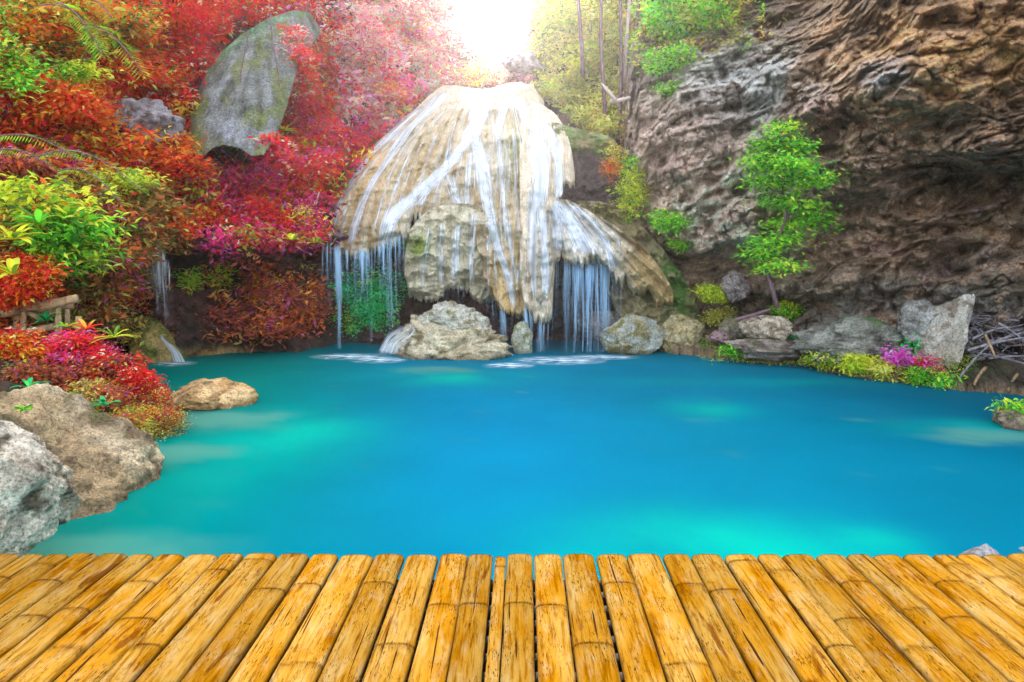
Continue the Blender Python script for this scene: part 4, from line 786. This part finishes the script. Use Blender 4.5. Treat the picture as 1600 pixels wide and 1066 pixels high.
# slender green tree in front of the cliff
def cliff_tree():
    R = np.random.RandomState(77); Yd = 16.4; k = Yd / F
    e = empty('tree', P(1215, 478, Yd), 'slender tree with bright green leaves in loose tiers against the brown cliff', 'tree')
    bl = [(1222, 202, 26, 12), (1200, 226, 26, 13), (1238, 232, 30, 14), (1186, 252, 24, 12), (1224, 258, 34, 14), (1262, 262, 26, 12), (1188, 282, 22, 10), (1228, 286, 36, 13), (1272, 282, 24, 14), (1215, 312, 28, 9), (1245, 322, 34, 10), (1275, 340, 26, 10), (1232, 352, 34, 9), (1300, 356, 12, 5), (1212, 378, 34, 10), (1192, 398, 24, 12), (1236, 372, 22, 6), (1206, 418, 26, 8), (1230, 416, 22, 6)]
    blobs = [(P(a, b_, Yd + R.uniform(-.5, .5)), rx * k * .92, rx * k * .8, ry * k * .62) for a, b_, rx, ry in bl]
    V_, Q_, c_ = crown(blobs, 6800, .12, 'green', R, 2.3, .9, 10, pal2='brightgreen', srad=2.6)
    mesh('crown', V_, Q_, M_LEAF, e, c_, smooth=False)
    pth = [P(a, b_, Yd + .1) for a, b_ in [(1215, 482), (1206, 450), (1198, 425), (1206, 400), (1216, 370), (1228, 340), (1224, 300), (1220, 260), (1218, 220), (1220, 202)]]
    V_, Q_ = tube(pth, np.linspace(.06, .015, 10), 8, wob=.3); mesh('trunk', V_, Q_, M_BARK, e)
    for b_ in blobs[:-2:2]:
        st = pth[int(np.argmin([np.linalg.norm(p - b_[0] + np.array([0, 0, .5])) for p in pth]))]; mid = (st + b_[0]) / 2 + np.array([0, -.1, -.12])
        V_, Q_ = tube([st, mid, b_[0]], [.03, .02, .01], 6); mesh('branch', V_, Q_, M_BARK, e)
cliff_tree()
# bank shrubs, lower left
GB = 'low shrubs covering the left bank'
for (x, y, rx, ry, Yd, pal, p2, n, lf, lab) in [
    (30, 548, 60, 26, 11.6, 'red', 'orange', 5200, .08, 'red shrub on the bank just below the railing at the left edge'),
    (112, 548, 56, 26, 11.8, 'red', 'purple', 5200, .08, 'crimson shrub on the bank below the right end of the railing'),
    (165, 572, 48, 28, 11.6, 'red', 'rust', 4800, .08, 'deep red shrub in the middle of the bank top'),
    (60, 598, 70, 30, 10.8, 'rust', 'brown', 5200, .08, 'rusty olive shrub on the bank behind the big brown boulder'),
    (215, 610, 42, 34, 11.3, 'red', 'orange', 5200, .07, 'bright red shrub on the point of the bank next to the golden boulder'),
    (150, 625, 60, 30, 10.6, 'rust', 'olive', 5600, .07, 'brown and olive shrub on the slope above the brown boulder'),
    (240, 650, 40, 24, 10.9, 'orange', 'olive', 4600, .065, 'orange and moss green shrub overhanging the water at the tip of the bank'),
    (195, 668, 50, 28, 10.3, 'olive', 'rust', 5200, .065, 'mossy olive shrub overhanging the water behind the brown boulder')]:
    plant('shrub', lab, 'shrub', x, y, rx, ry, 0, pal, lf, n, None, GB, lambda a, b_, q=Yd: np.float64(q), p2, seed=x * 3 + y, nb=9, up=.9)
def rosette(label, px, py, Yd, n, ln, pal, seed, width=.2, name='leafy_plant'):
    R = np.random.RandomState(seed); b0 = P(px, py, Yd); e = empty(name, b0, label, 'plant'); parts = []; cols = []
    for i in range(n):
        a = R.uniform(0, 2 * math.pi); el = R.uniform(.15, 1.1); d_ = np.array([math.cos(a) * math.cos(el), math.sin(a) * math.cos(el), math.sin(el)])
        L_ = ln * R.uniform(.7, 1.2); sd_ = np.cross(d_, [0, 0, 1.]); sd_ /= np.linalg.norm(sd_) + 1e-6; t_ = np.linspace(0, 1, 6)
        ctr = b0 + d_ * (L_ * t_)[:, None] + np.array([0, 0, -.5]) * (L_ * t_ ** 2)[:, None] * .8
        w = L_ * width * .5 * np.sin(np.clip(t_ * .96 + .04, 0, 1) * math.pi) ** .7
        V_ = np.stack([ctr - sd_ * w[:, None] + [0, 0, .01], ctr, ctr + sd_ * w[:, None] + [0, 0, .01]], 1); parts.append((V_.reshape(-1, 3), gridfaces(6, 3))); cols.append(np.repeat(pick(pal, 1, R) * R.uniform(.8, 1.2), 18, 0))
    V_, Q_ = merge(parts); mesh('foliage', V_, Q_, M_LEAF, e, np.vstack(cols))
rosette('bright green sprig of narrow leaves in front of the rusty shrub on the bank', 45, 606, 9.9, 12, .3, 'emerald', 1)
rosette('bright green sprig on the bank slope above the brown boulder', 165, 634, 9.7, 13, .3, 'emerald', 2)
rosette('small pale green sprig low on the bank at the edge of the boulder', 120, 650, 9.6, 10, .22, 'green', 3)
rosette('orange red starburst plant right of the railing end', 136, 516, 11.2, 14, .36, 'scarlet', 4)
rosette('yellow fern like plant right of the orange starburst plant', 178, 528, 11.2, 14, .38, 'yellow', 5, .12)
rosette('green leaf cluster growing through the railing', 72, 502, 12.7, 18, .36, 'emerald', 6)
rosette('lime green leaf cluster at the foot of the railing post', 105, 512, 12.2, 12, .28, 'brightgreen', 7)
rosette('small tuft of green weed growing on top of the big brown boulder', 36, 642, 6.9, 26, .11, 'green', 8, .12)
rosette('yellow green tuft at the tip of the bank over the water', 215, 582, 12.0, 20, .2, 'brightgreen', 9, .1)
for i, (x, y, pal, lab) in enumerate([(60, 350, 'brightgreen', 'broad light green rosette highest above the railing'), (115, 385, 'green', 'broad green rosette in the middle above the railing'), (150, 360, 'brightgreen', 'lime rosette of long leaves right of the green shrub'), (20, 375, 'yellow', 'yellow green rosette at the left edge above the red shrub'), (100, 345, 'green', 'dark green rosette of long leaves behind the others'), (140, 410, 'olive', 'drooping olive rosette above the right end of the railing'), (20, 430, 'yellow', 'yellow rosette in front of the flame red shrub'), (492, 380, 'yellow', 'yellow leaf rosette hanging left of the dripping curtain'), (455, 375, 'yellow', 'yellow rosette at the lower edge of the crimson creepers'), (262, 235, 'orange', 'orange spiky rosette under the pale grey rock'), (445, 205, 'yellow', 'yellow spiky rosette right of the grey outcrop')]):
    rosette(lab, x, y, float(HY(x, y)) - 2.3 + (1.1 if x > 180 else 0), 18, .55 if x < 180 else .42, pal, 20 + i, .22)
# fern branches
def frond_path(p0, p1, sag, n=26):
    t_ = np.linspace(0, 1, n)[:, None]; return p0 * (1 - t_) + p1 * t_ + np.array([0, 0, 1.0]) * sag * (4 * t_ * (1 - t_))
def fern(label, segs, Yd, pal, seed, ll=.22):
    R = np.random.RandomState(seed); e = empty('fern_branch', P(*segs[0][0], Yd), label, 'fern')
    for (a, b_, sag) in segs:
        pth = frond_path(P(*a, Yd), P(*b_, Yd - .5), sag, 34); V0, Q0 = tube(pth, np.linspace(.018, .006, 34), 5)
        t_ = np.gradient(pth, axis=0); t_ /= np.linalg.norm(t_, axis=1)[:, None]; parts = []; cols = []; c = pick(pal, 1, R)
        for i in range(1, 34):
            for sgn in (-1, 1):
                sd_ = np.cross(t_[i], [0, -.5, 1.]) * sgn; sd_ /= np.linalg.norm(sd_); d_ = sd_ * .9 + t_[i] * .45 + np.array([0, 0, -.25]); L_ = ll * (1 - .6 * abs(i / 34 - .35)) * R.uniform(.8, 1.15)
                w = np.cross(d_, [0, 0, 1.]); w /= np.linalg.norm(w); w = (w * .6 + t_[i] * .5) * L_ * .16
                o_ = pth[i]; parts.append((np.array([o_, o_ + d_ * L_ * .45 + w, o_ + d_ * L_, o_ + d_ * L_ * .45 - w]), np.array([[0, 1, 2, 3]]))); cols.append(np.repeat((pick(pal, 1, R) * .5 + c * .5) * R.uniform(.8, 1.2), 4, 0))
        V_, Q_ = merge(parts); fr = mesh('frond', V_, Q_, M_LEAF, e, np.vstack(cols), smooth=False)
        st = mesh('midrib', V0, Q0, M_BARK, None); st.parent = fr; st.location = Vector((0, 0, 0)) - e.location; fr_loc = fr.location
        st.location = -Vector(e.location) - Vector(fr_loc) if False else Vector((0, 0, 0))
fern('long green fern branch arching across the left edge above the green shrub', [((-30, 226), (135, 262), .35), ((60, 245), (222, 300), .35)], 13.0, 'brightgreen', 1, .26)
fern('darker green fern branch below the long arching one', [((-20, 240), (110, 290), .3), ((90, 270), (190, 320), .3)], 13.3, 'green', 2, .22)
fern('green fern branch slanting down from the top left corner', [((90, 5), (160, 85), .2), ((130, 40), (222, 115), .25)], 13.2, 'brightgreen', 3, .3)
fern('orange fronds hanging from the top near the left corner', [((140, 0), (175, 30), .1), ((60, 10), (160, 55), .2)], 13.4, 'orange', 4, .28)

# ------------------------------------------------------------------ undergrowth carpets (nobody could count these leaves)
def carpet(name, label, n, x0, x1, y0, y1, zone, leaf, seed, Yf, spray=14, dens=None, off=(.0, 1.3)):
    R = np.random.RandomState(seed); ns = n // spray
    x = R.uniform(x0, x1, ns * 3); y = R.uniform(y0, y1, ns * 3); keep = R.rand(ns * 3) < dens(x, y); x, y = x[keep][:ns], y[keep][:ns]
    nn = pn(v3(x / 38., y / 30., seed)); Yd = Yf(x, y) - off[0] - off[1] * np.clip(.5 + nn, 0, 1.2) - R.uniform(0, .25, len(x))
    S = P(x, y, Yd); names = zone(x, y, R); c = np.zeros((len(x), 3))
    for nm in set(names):
        mk = names == nm; c[mk] = pick(nm, mk.sum(), R)
    k = Yd / 18.; Cn = np.repeat(S, spray, 0) + R.normal(size=(len(x) * spray, 3)) * leaf * np.array([1.3, 1.3, .8])
    c = c * (R.uniform(.55, 1.6, (len(c), 1)) * (1 + .7 * pn(S * 1.3))[:, None]); col = np.clip(np.repeat(c, spray, 0) * R.uniform(.65, 1.3, (len(Cn), 1)), 0, .9)
    V_, Q_, c_ = leaves(Cn, leaf * np.repeat(k, spray), col, R, 2.6, .5)
    tag(mesh(name, V_, Q_, M_LEAF, None, c_, smooth=False), label, 'undergrowth', kind='stuff')
def zoneL(x, y, R):
    n1 = pn(v3(x / 55., y / 45., 7)) + R.uniform(-.25, .25, len(x)); n2 = pn(v3(x / 70., y / 50., 17)) + R.uniform(-.2, .2, len(x))
    z = np.full(len(x), 'red', object)
    z[n1 > .15] = 'scarlet'; z[n1 < -.25] = 'purple'; z[(n2 > .3)] = 'orange'; z[(n2 < -.32)] = 'mixed'
    z[(x > 520) & (y < 200) & (n1 > -.2)] = 'pink'; z[(y > 270) & (x < 300) & (n1 < .1)] = 'brown'; z[(y > 330) & (x > 130) & (x < 290) & (n1 >= .1)] = 'rust'; z[(x > 300) & (y > 230) & (n1 < 0)] = 'purple'
    z[(x > 280) & (y > 400)] = 'rust'; z[(x < 120) & (y < 120) & (n2 < .1)] = 'mixed'
    z[(x > 650) & (x < 830)] = 'pink'; z[(x >= 830)] = 'olive'  # pink towards the centre paints haze into the leaf colour
    return z
def densL(x, y):
    d_ = np.ones_like(x); nn = pn(v3(x / 24., y / 20., 41)); d_ *= .12 + .88 * sst(-.3, .08, nn)
    d_ *= 1 - .97 * ((x > 292) & (x < 438) & (y > 15) & (y < 262))
    d_ *= np.where((y > 385) & (x > 225) & (x < 330), .05, 1); d_ *= np.where((y > 385) & (x > 280), .35, 1)
    d_ *= np.where((x > 190) & (x < 250) & (y > 165) & (y < 235), .3, 1)
    d_ *= (y > interp(x, TOPG)) ; d_ *= np.where((x > 500) & (y > 130), np.clip((y < interp(x, [(500, 360), (525, 300), (600, 212), (690, 134), (830, 120), (1000, 250)]) + 10), 0, 1), 1)
    return d_
carpet('undergrowth', 'carpet of red, crimson and orange leaves covering the left hillside', 92000, -160, 700, -60, 530, zoneL, .17, 3, HY, dens=densL)
carpet('undergrowth', 'olive leaves and leaves painted a hazy pink on the slope behind the crest of the falls', 26000, 640, 1010, -120, 215, zoneL, .14, 4, HY, dens=densL)
def zoneR(x, y, R):
    z = np.full(len(x), 'olive', object); n1 = pn(v3(x / 40., y / 30., 7)); z[n1 > .15] = 'green'; z[n1 < -.2] = 'brown'; return z
carpet('undergrowth', 'thin green and olive leaves along the top of the cliff', 9000, 960, 1240, -120, 110, zoneR, .13, 6, CY, dens=lambda x, y: sst(1240, 1000, x) * sst(130, 0, y) * .9 + .02, off=(.1, .5))
carpet('undergrowth', 'low moss and leaves on the right shore', 9000, 1100, 1520, 530, 585, lambda x, y, R: np.array(['green', 'brown', 'olive', 'yellow'], object)[R.randint(0, 4, len(x))], .06, 8, lambda x, y: interp(x, [(1100, 17.6), (1200, 17.1), (1260, 16.9), (1330, 15.8), (1430, 15), (1500, 14.5)]) + (570 - y) * .03, dens=lambda x, y: np.full_like(x, .9), off=(0, .3))
carpet('undergrowth', 'small dark red and olive leaves covering the left bank', 60000, -260, 290, 525, 705, lambda x, y, R: np.where(y < 600 + 30 * pn(v3(x / 30., y / 30., 0)), np.where(R.rand(len(x)) < .6, 'red', 'purple'), np.where(R.rand(len(x)) < .5, 'rust', 'olive')).astype(object), .065, 9,
       lambda x, y: interp(y, [(520, 12.6), (600, 11.5), (660, 10.9), (710, 10.3)]), dens=lambda x, y: (y > interp(x, [(-60, 525), (140, 528), (200, 562), (240, 600), (285, 650)])) * (y < interp(x, [(0, 640), (120, 665), (200, 700), (255, 690), (285, 668)])) * .95, off=(0, .25))

# hanging vines
R = np.random.RandomState(9)
def vine(label, px, y0, y1, Yd, mat, dx=0):
    n = 16; t_ = np.linspace(0, 1, n); pth = P(px + dx * t_ + 3 * np.sin(t_ * 6 + px), y0 + (y1 - y0) * t_, Yd + .3 * (1 - t_))
    V_, Q_ = tube(pth, np.linspace(.025, .012, n), 5); tag(mesh('vine', V_, Q_, mat, None, origin=pth[-1]), label, 'vine', 'bare vines and stems on the left hillside')
for px, y0, y1, mt, dx, lab in [(30, 245, 345, M_BARKM, -6, 'magenta stem slanting beside the left edge above the green shrub'), (150, 190, 285, M_BARKM, 3, 'dark pink stem between the fern branches and the scarlet tree'), (425, 215, 300, M_BARKM, -20, 'magenta vine slanting below the right foot of the outcrop'), (360, 262, 335, M_BARKP, 4, 'pale thin vine hanging under the grey outcrop'), (385, 235, 280, M_BARKP, -5, 'short pale vine at the lower edge of the grey outcrop'), (500, 300, 390, M_BARKP, -12, 'pale vine hanging at the left edge of the dripping curtain'), (486, 310, 400, M_BARKM, -14, 'pink vine hanging left of the pale vine by the curtain'), (470, 320, 395, M_BARKP, -6, 'short pale vine over the right end of the grotto'), (560, 20, 215, M_BARKP, 4, 'long white bare stem dropping past the salmon tree'), (545, 170, 260, M_BARKP, 2, 'white bare stem left of the coral shrub'), (425, 20, 205, M_BARK, 14, 'brown root running down the right side of the grey outcrop'), (385, 50, 190, M_BARK, -12, 'thin brown root down the middle of the grey outcrop')]:
    vine(lab, px, y0, y1, float(HY(px, (y0 + y1) / 2)) - (4.3 if 300 < px < 445 and y1 < 220 else 1.1), mt, dx)
for k, (px, y0, y1, dx, lab) in enumerate([(965, -60, 205, 6, 'dark slim trunk left of the cliff with olive leaves around it'), (983, -60, 130, -4, 'pale slim trunk right of the dark one above the cliff corner'), (1000, -40, 150, -10, 'grey slim trunk leaning against the cliff corner'), (940, -40, 190, 5, 'brown slim trunk behind the drooping olive tree'), (905, -60, 120, 3, 'slim trunk between the yellow green and olive trees')]):
    n = 14; t_ = np.linspace(0, 1, n); pth = P(px + dx * t_ + 3 * np.sin(t_ * 4 + k), y0 + (y1 - y0) * t_, 24.5 + .5 * t_)
    V_, Q_ = tube(pth[::-1], np.linspace(.08, .045, n), 8, wob=.3, seed=k); e = empty('bare_trunk', pth[-1], lab, 'tree trunk', 'slim trunks above the falls'); mesh('trunk', V_, Q_, M_BARKP if k == 1 else M_BARK, e)
V_, Q_ = merge([tube([P(955, 160, 21.2), P(965, 158, 21), P(985, 152, 20.8)], [.09, .07, .04], 8, wob=.3), tube([P(963, 158, 21), P(950, 142, 21), P(940, 130, 21.1)], [.07, .05, .02], 8)])
tag(mesh('fallen_branch', V_, Q_, M_BARKP, None, origin=P(955, 160, 21.2)), 'pale forked dead branch lying left of the cliff corner', 'branch')
V_, Q_ = merge([tube([P(1150, 500, 17.2), P(1178, 492, 17), P(1205, 483, 16.9)], [.05, .045, .03], 7), tube([P(1178, 492, 17), P(1190, 500, 16.8)], [.03, .015], 6)])
tag(mesh('fallen_branch', V_, Q_, M_BARK, None, origin=P(1150, 500, 17.2)), 'pinkish dead branch lying left of the pale buff boulder', 'branch')

# ------------------------------------------------------------------ wooden railing
rl = empty('railing', P(60, 522, 12.9), 'rustic log railing above the red shrubs at the left edge', 'railing')
def log(name, a, b_, Yd, w, mat=M_RAIL, par=None, dy=0, sd_=0):
    n = 10; t_ = np.linspace(0, 1, n)[:, None]; p0 = P(*a, Yd); p1 = P(*b_, Yd + dy); pth = p0 * (1 - t_) + p1 * t_ + np.array([0, 0, 1]) * .02 * np.sin(t_ * 5 + sd_)
    V_, Q_ = tube(pth, w / F * Yd * .5 * np.linspace(1.08, .92, n), 10, wob=.25, seed=sd_); return mesh(name, V_, Q_, mat, par or rl)
log('top_rail', (-70, 505), (36, 481), 12.9, 14, sd_=1); log('top_rail', (28, 482), (120, 467), 12.75, 14, sd_=2); log('back_rail', (45, 488), (114, 480), 13.3, 8, sd_=3)
log('bottom_rail', (34, 519), (96, 511), 12.9, 12, sd_=4); log('brace', (34, 486), (66, 500), 12.95, 8, sd_=5); log('brace', (66, 500), (92, 486), 12.95, 7, sd_=6)
for k, (x, y0, y1, w, dY) in enumerate([(27, 484, 522, 11, .3), (37, 482, 524, 8, 0), (91, 473, 526, 9, 0), (105, 482, 512, 8, .4), (-30, 494, 530, 10, .1), (123, 496, 520, 10, .1)]): log('post', (x, y1), (x, y0), 12.85 + dY, w, sd_=10 + k)

# ------------------------------------------------------------------ brushwood on the right shore
R = np.random.RandomState(4); parts = []
for k in range(1100):
    c_ = G(1565, 600, 0) + np.array([R.uniform(-.75, 2.4), R.uniform(.2, 1.7), 0]); c_[2] = R.uniform(.15, 1.45) - .12 * abs(c_[0] - 11)
    a = R.uniform(0, math.pi); el = R.normal(0, .35); L_ = R.uniform(.08, .36); d_ = np.array([math.cos(a) * math.cos(el), math.sin(a) * math.cos(el), math.sin(el)]) * L_
    parts.append(tube([c_ - d_, c_ + np.array([0, 0, R.uniform(-.05, .05)]), c_ + d_], [R.uniform(.008, .026), .014, .006], 5))
V_, Q_ = merge(parts)
tag(mesh('brushwood', V_, Q_, M_STICK), 'tangled heap of thin grey twigs at the cliff foot beside the leaning slab', 'brushwood', kind='stuff')
STK = [((1540, 575), (1522, 602), 6, 'brown split stick leaning out of the brushwood down to the water', 1), ((1512, 548), (1600, 528), 5, 'long grey stick across the top of the brushwood', 0), ((1545, 560), (1640, 558), 4, 'straight grey stick low across the brushwood', 0), ((1538, 520), (1556, 560), 5, 'pale brown stick standing in the brushwood heap', 1), ((1590, 585), (1575, 612), 5, 'short stick poking down to the water near the right edge', 1),
       ((1500, 590), (1545, 540), 4, 'grey stick leaning against the foot of the slab', 0), ((1550, 535), (1650, 510), 4, 'grey stick along the upper right of the brushwood', 0), ((1530, 552), (1620, 575), 4, 'grey stick slanting down to the right in the brushwood', 0), ((1560, 505), (1610, 540), 4, 'thin stick crossing the top right of the brushwood', 0), ((1520, 530), (1570, 512), 4, 'curved stick on top of the brushwood beside the slab', 0)]
for k, (a, b_, w, lab, mt) in enumerate(STK):
    p0, p1 = P(*a, 13.7), P(*b_, 13.4); n = 8; t_ = np.linspace(0, 1, n)[:, None]; V_, Q_ = tube(p0 * (1 - t_) + p1 * t_ + np.array([0, .02, .03]) * np.sin(t_ * 3), w / F * 13.6 * .5 * np.linspace(1, .6, n), 7, wob=.3, seed=k)
    tag(mesh('stick', V_, Q_, M_STICKB if mt else M_STICK, None, origin=p1), lab, 'stick', 'larger sticks in the brushwood')

# ------------------------------------------------------------------ haze
def haze(dens, an):
    m, t, o = mat_new('thin bright mist'); v = N(t, 'ShaderNodeVolumePrincipled'); v.inputs['Density'].default_value = dens; v.inputs['Anisotropy'].default_value = an; v.inputs['Color'].default_value = (1, .95, .93, 1)
    t.links.new(v.outputs[0], o.inputs['Volume'])
    x0, x1, y0, y1, z0, z1 = -75, 75, -12, 75, -3.6, 62
    V = np.array([[x, y, z] for z in (z0, z1) for y in (y0, y1) for x in (x0, x1)], float)
    Q = np.array([[0, 2, 3, 1], [4, 5, 7, 6], [0, 1, 5, 4], [2, 6, 7, 3], [0, 4, 6, 2], [1, 3, 7, 5]])
    tag(mesh('haze', V, Q, m, smooth=False), 'bright mist in the air', None, kind='stuff')
haze(0.0006, 0.8)

# ------------------------------------------------------------------ bamboo deck
def bamboo_mat():
    m, t, o = mat_new('aged split bamboo'); L = t.links.new
    tc = N(t, 'ShaderNodeTexCoord'); oi = N(t, 'ShaderNodeObjectInfo')
    off = N(t, 'ShaderNodeVectorMath', operation='SCALE'); cmb = N(t, 'ShaderNodeCombineXYZ')
    for i in range(3): L(oi.outputs['Random'], cmb.inputs[i])
    L(cmb.outputs[0], off.inputs[0]); off.inputs['Scale'].default_value = 57.0
    ad = N(t, 'ShaderNodeVectorMath', operation='ADD'); L(tc.outputs['Object'], ad.inputs[0]); L(off.outputs[0], ad.inputs[1])
    def nz(sc, scale, det, ro=.6, dist=0.0):
        mp = N(t, 'ShaderNodeMapping'); mp.inputs['Scale'].default_value = sc; L(ad.outputs[0], mp.inputs['Vector'])
        n = N(t, 'ShaderNodeTexNoise', i_Scale=scale, i_Detail=det, i_Roughness=ro, i_Distortion=dist); L(mp.outputs[0], n.inputs['Vector']); return n
    big = nz((1, .35, 1), 9, 5); streak = nz((14, 1.0, 14), 7, 6, .65); fleck = nz((34, 4.5, 34), 9, 4, .75); stain = nz((5, .9, 5), 4, 4, .6, .5); pale = nz((5, 1.4, 5), 6, 5, .6, .4); crack = nz((16, .45, 16), 5, 3, .5); gate = nz((3, 1.4, 3), 5, 3)
    r0 = ramp(t, [(0.3, (.70, .28, .04)), (0.48, (.88, .45, .09)), (0.62, (.95, .58, .17)), (.78, (.88, .38, .05))]); L(big.outputs[0], r0.inputs[0])
    def mix(a, b, f, mode='MIX'):
        x = N(t, 'ShaderNodeMix', data_type='RGBA', blend_type=mode)
        if isinstance(f, float): x.inputs[0].default_value = f
        else: L(f, x.inputs[0])
        for s_, v in ((6, a), (7, b)):
            if isinstance(v, tuple): x.inputs[s_].default_value = (*v, 1)
            else: L(v, x.inputs[s_])
        return x.outputs[2]
    rp = ramp(t, [(.50, (0,) * 3), (.76, (.7,) * 3)]); L(pale.outputs[0], rp.inputs[0]); c = mix(r0.outputs[0], (1.0, .77, .42), rp.outputs[0])
    rs = ramp(t, [(.36, (.62, .50, .36)), (.5, (1,) * 3), (.66, (1.12, 1.1, 1.04))]); L(streak.outputs[0], rs.inputs[0]); c = mix(c, rs.outputs[0], 1.0, 'MULTIPLY')
    rt = ramp(t, [(.60, (0,) * 3), (.68, (.8,) * 3)]); L(stain.outputs[0], rt.inputs[0]); c = mix(c, (.30, .08, .02), rt.outputs[0])
    rf = ramp(t, [(.56, (0,) * 3), (.60, (1,) * 3)]); L(fleck.outputs[0], rf.inputs[0]); rg = ramp(t, [(.42, (0,) * 3), (.56, (1,) * 3)]); L(gate.outputs[0], rg.inputs[0])
    mu = N(t, 'ShaderNodeMath', operation='MULTIPLY'); L(rf.outputs[0], mu.inputs[0]); L(rg.outputs[0], mu.inputs[1]); c = mix(c, (.12, .06, .03), mu.outputs[0])
    rc = ramp(t, [(.315, (1,) * 3), (.34, (0,) * 3)]); L(crack.outputs[0], rc.inputs[0]); c = mix(c, (.13, .06, .03), rc.outputs[0])
    at = N(t, 'ShaderNodeAttribute', attribute_name='cover'); rn = ramp(t, [(.0, (0,) * 3), (.9, (1,) * 3)])
    nn = N(t, 'ShaderNodeMath', operation='MULTIPLY'); L(at.outputs['Fac'], nn.inputs[0]); 
    rr = ramp(t, [(.35, (.35,) * 3), (.55, (1,) * 3)]); L(fleck.outputs[0], rr.inputs[0]); L(rr.outputs[0], nn.inputs[1]); c = mix(c, (.13, .045, .015), nn.outputs[0])
    hv = N(t, 'ShaderNodeHueSaturation'); mr = N(t, 'ShaderNodeMapRange', i_3=.18, i_4=.27); L(oi.outputs['Random'], mr.inputs[0]); L(mr.outputs[0], hv.inputs['Value']); L(c, hv.inputs['Color'])
    bp = N(t, 'ShaderNodeBump', i_Strength=.5, i_Distance=.004); L(streak.outputs[0], bp.inputs['Height'])
    b = N(t, 'ShaderNodeBsdfPrincipled', i_Roughness=.65, i_Specular_IOR_Level=.0); hv.inputs['Saturation'].default_value = 1.07; L(hv.outputs[0], b.inputs['Base Color']); L(bp.outputs[0], b.inputs['Normal']); L(b.outputs[0], o.inputs[0]); return m
M_BAM = bamboo_mat()
EDGE = list(range(-1094, -430, 48)) + [-420, -372, -325, -280, -236, -190, -146, -102, -56, -8, 33, 71, 109, 155, 202, 243, 290, 344, 382, 434, 485, 529, 585, 634, 686, 731, 773]
EDGE = EDGE + [1564 - q for q in EDGE[::-1]]
NODE = {14: [950], 15: [907, 1010], 16: [965, 1180], 12: [907], 13: [962, 1100], 17: [1008, 890], 18: [875, 1110], 19: [920], 20: [912, 1090], 21: [1035, 800], 22: [910], 23: [1005, 850], 24: [945, 1120], 25: [942], 11: [1020, 880], 10: [1015, 900]}
DZ = 1.9; YE = float(G(800, 865, DZ)[1])
dk = empty('bamboo_deck', (0, YE, DZ - .25), 'deck of yellow bamboo poles side by side along the bottom of the view', 'deck')
R = np.random.RandomState(12); npole = len(EDGE) - 1
for i in range(npole):
    a = float(G(EDGE[i], 865, DZ)[0]); b_ = float(G(EDGE[i + 1], 865, DZ)[0]); w = (b_ - a) * .5 * (.94 if i != npole // 2 else .9); x0 = (a + b_) / 2
    mi = min(i, npole - 1 - i) - 14; nodes = [float(G(782, q, DZ)[1]) for q in NODE.get(mi, [R.choice([880, 930, 985, 1040]), 1150])] + [0.75 + R.uniform(-.1, .1), .2, -.4, -.9]
    ys = np.linspace(-1.6, YE - R.uniform(0, .004), 420); m_ = 26; th = np.linspace(0, 2 * math.pi, m_, endpoint=False)
    ring = sum(np.exp(-((ys - q) / .006) ** 2) for q in nodes); sw = sum(np.exp(-((ys - q) / .03) ** 2) for q in nodes)
    r = w * (1 + .035 * sw - .03 * ring + .015 * pn(v3(ys * 2, i * 3.1, 0))); bend = .006 * pn(v3(ys * .8, i * 1.7, 5)); hz = .42 if i != npole // 2 else .3
    ax_ = np.abs(np.cos(th)) ** .7 * np.sign(np.cos(th)); az_ = np.sign(np.sin(th)) * np.abs(np.sin(th)) ** .62
    drop = -.0 if i != npole // 2 else -.012
    V_ = v3(x0 - (ys[:, None] - YE) * math.tan(math.radians(.96)) * -1 * 1.0 + bend[:, None] + r[:, None] * ax_[None], ys[:, None] + 0 * th[None], DZ + drop - w * hz + r[:, None] * hz * az_[None] + .002 * R.randn())
    idx = np.arange(420 * m_).reshape(420, m_); nx_ = np.roll(idx, -1, 1); Q_ = np.stack([idx[:-1], idx[1:], nx_[1:], nx_[:-1]], -1).reshape(-1, 4)
    V_ = V_.reshape(-1, 3); e0 = 419 * m_; caps = [[e0 + k, e0 + k + 1, e0 + m_ - 2 - k, e0 + m_ - 1 - k] for k in range(m_ // 2 - 1)]; Q_ = np.vstack([Q_, np.array(caps)])
    jag = .004 * pn(v3(th * 3, i * 7.7, 0))[None]
    cv = np.clip(sum(np.exp(-((ys[:, None] - q - jag) / .0045) ** 2) + .25 * np.exp(-((ys[:, None] - q + .012) / .012) ** 2) for q in nodes), 0, 1)
    mesh('bamboo_pole', V_, Q_, M_BAM, dk, alpha=cv)
M_GAPSHADE = bark_mat('gap shade bamboo', (0.012, 0.008, 0.005), (0.035, 0.022, 0.012))  # near-black slats added below the poles, painting shade into the gaps
for yy in np.arange(-1.55, YE - .05, .085):
    V_, Q_ = tube([(-4.2, yy, DZ - .082), (0, yy, DZ - .082), (4.2, yy, DZ - .082)], .041, 10); mesh('gap_shade_slat', V_, Q_, M_GAPSHADE, dk)
for yy in (YE - .25, 1.2, .2, -.9):
    V_, Q_ = tube([(-4.25, yy, DZ - .17), (0, yy, DZ - .17), (4.25, yy, DZ - .17)], .045, 12); mesh('cross_beam', V_, Q_, M_RAIL, dk)
for xx in (-3.9, -1.3, 1.3, 3.9):
    for yy in (YE - .25, -.9): V_, Q_ = tube([(xx, yy, -1.6), (xx, yy, DZ - .21)], .06, 12); mesh('post', V_, Q_, M_RAIL, dk)
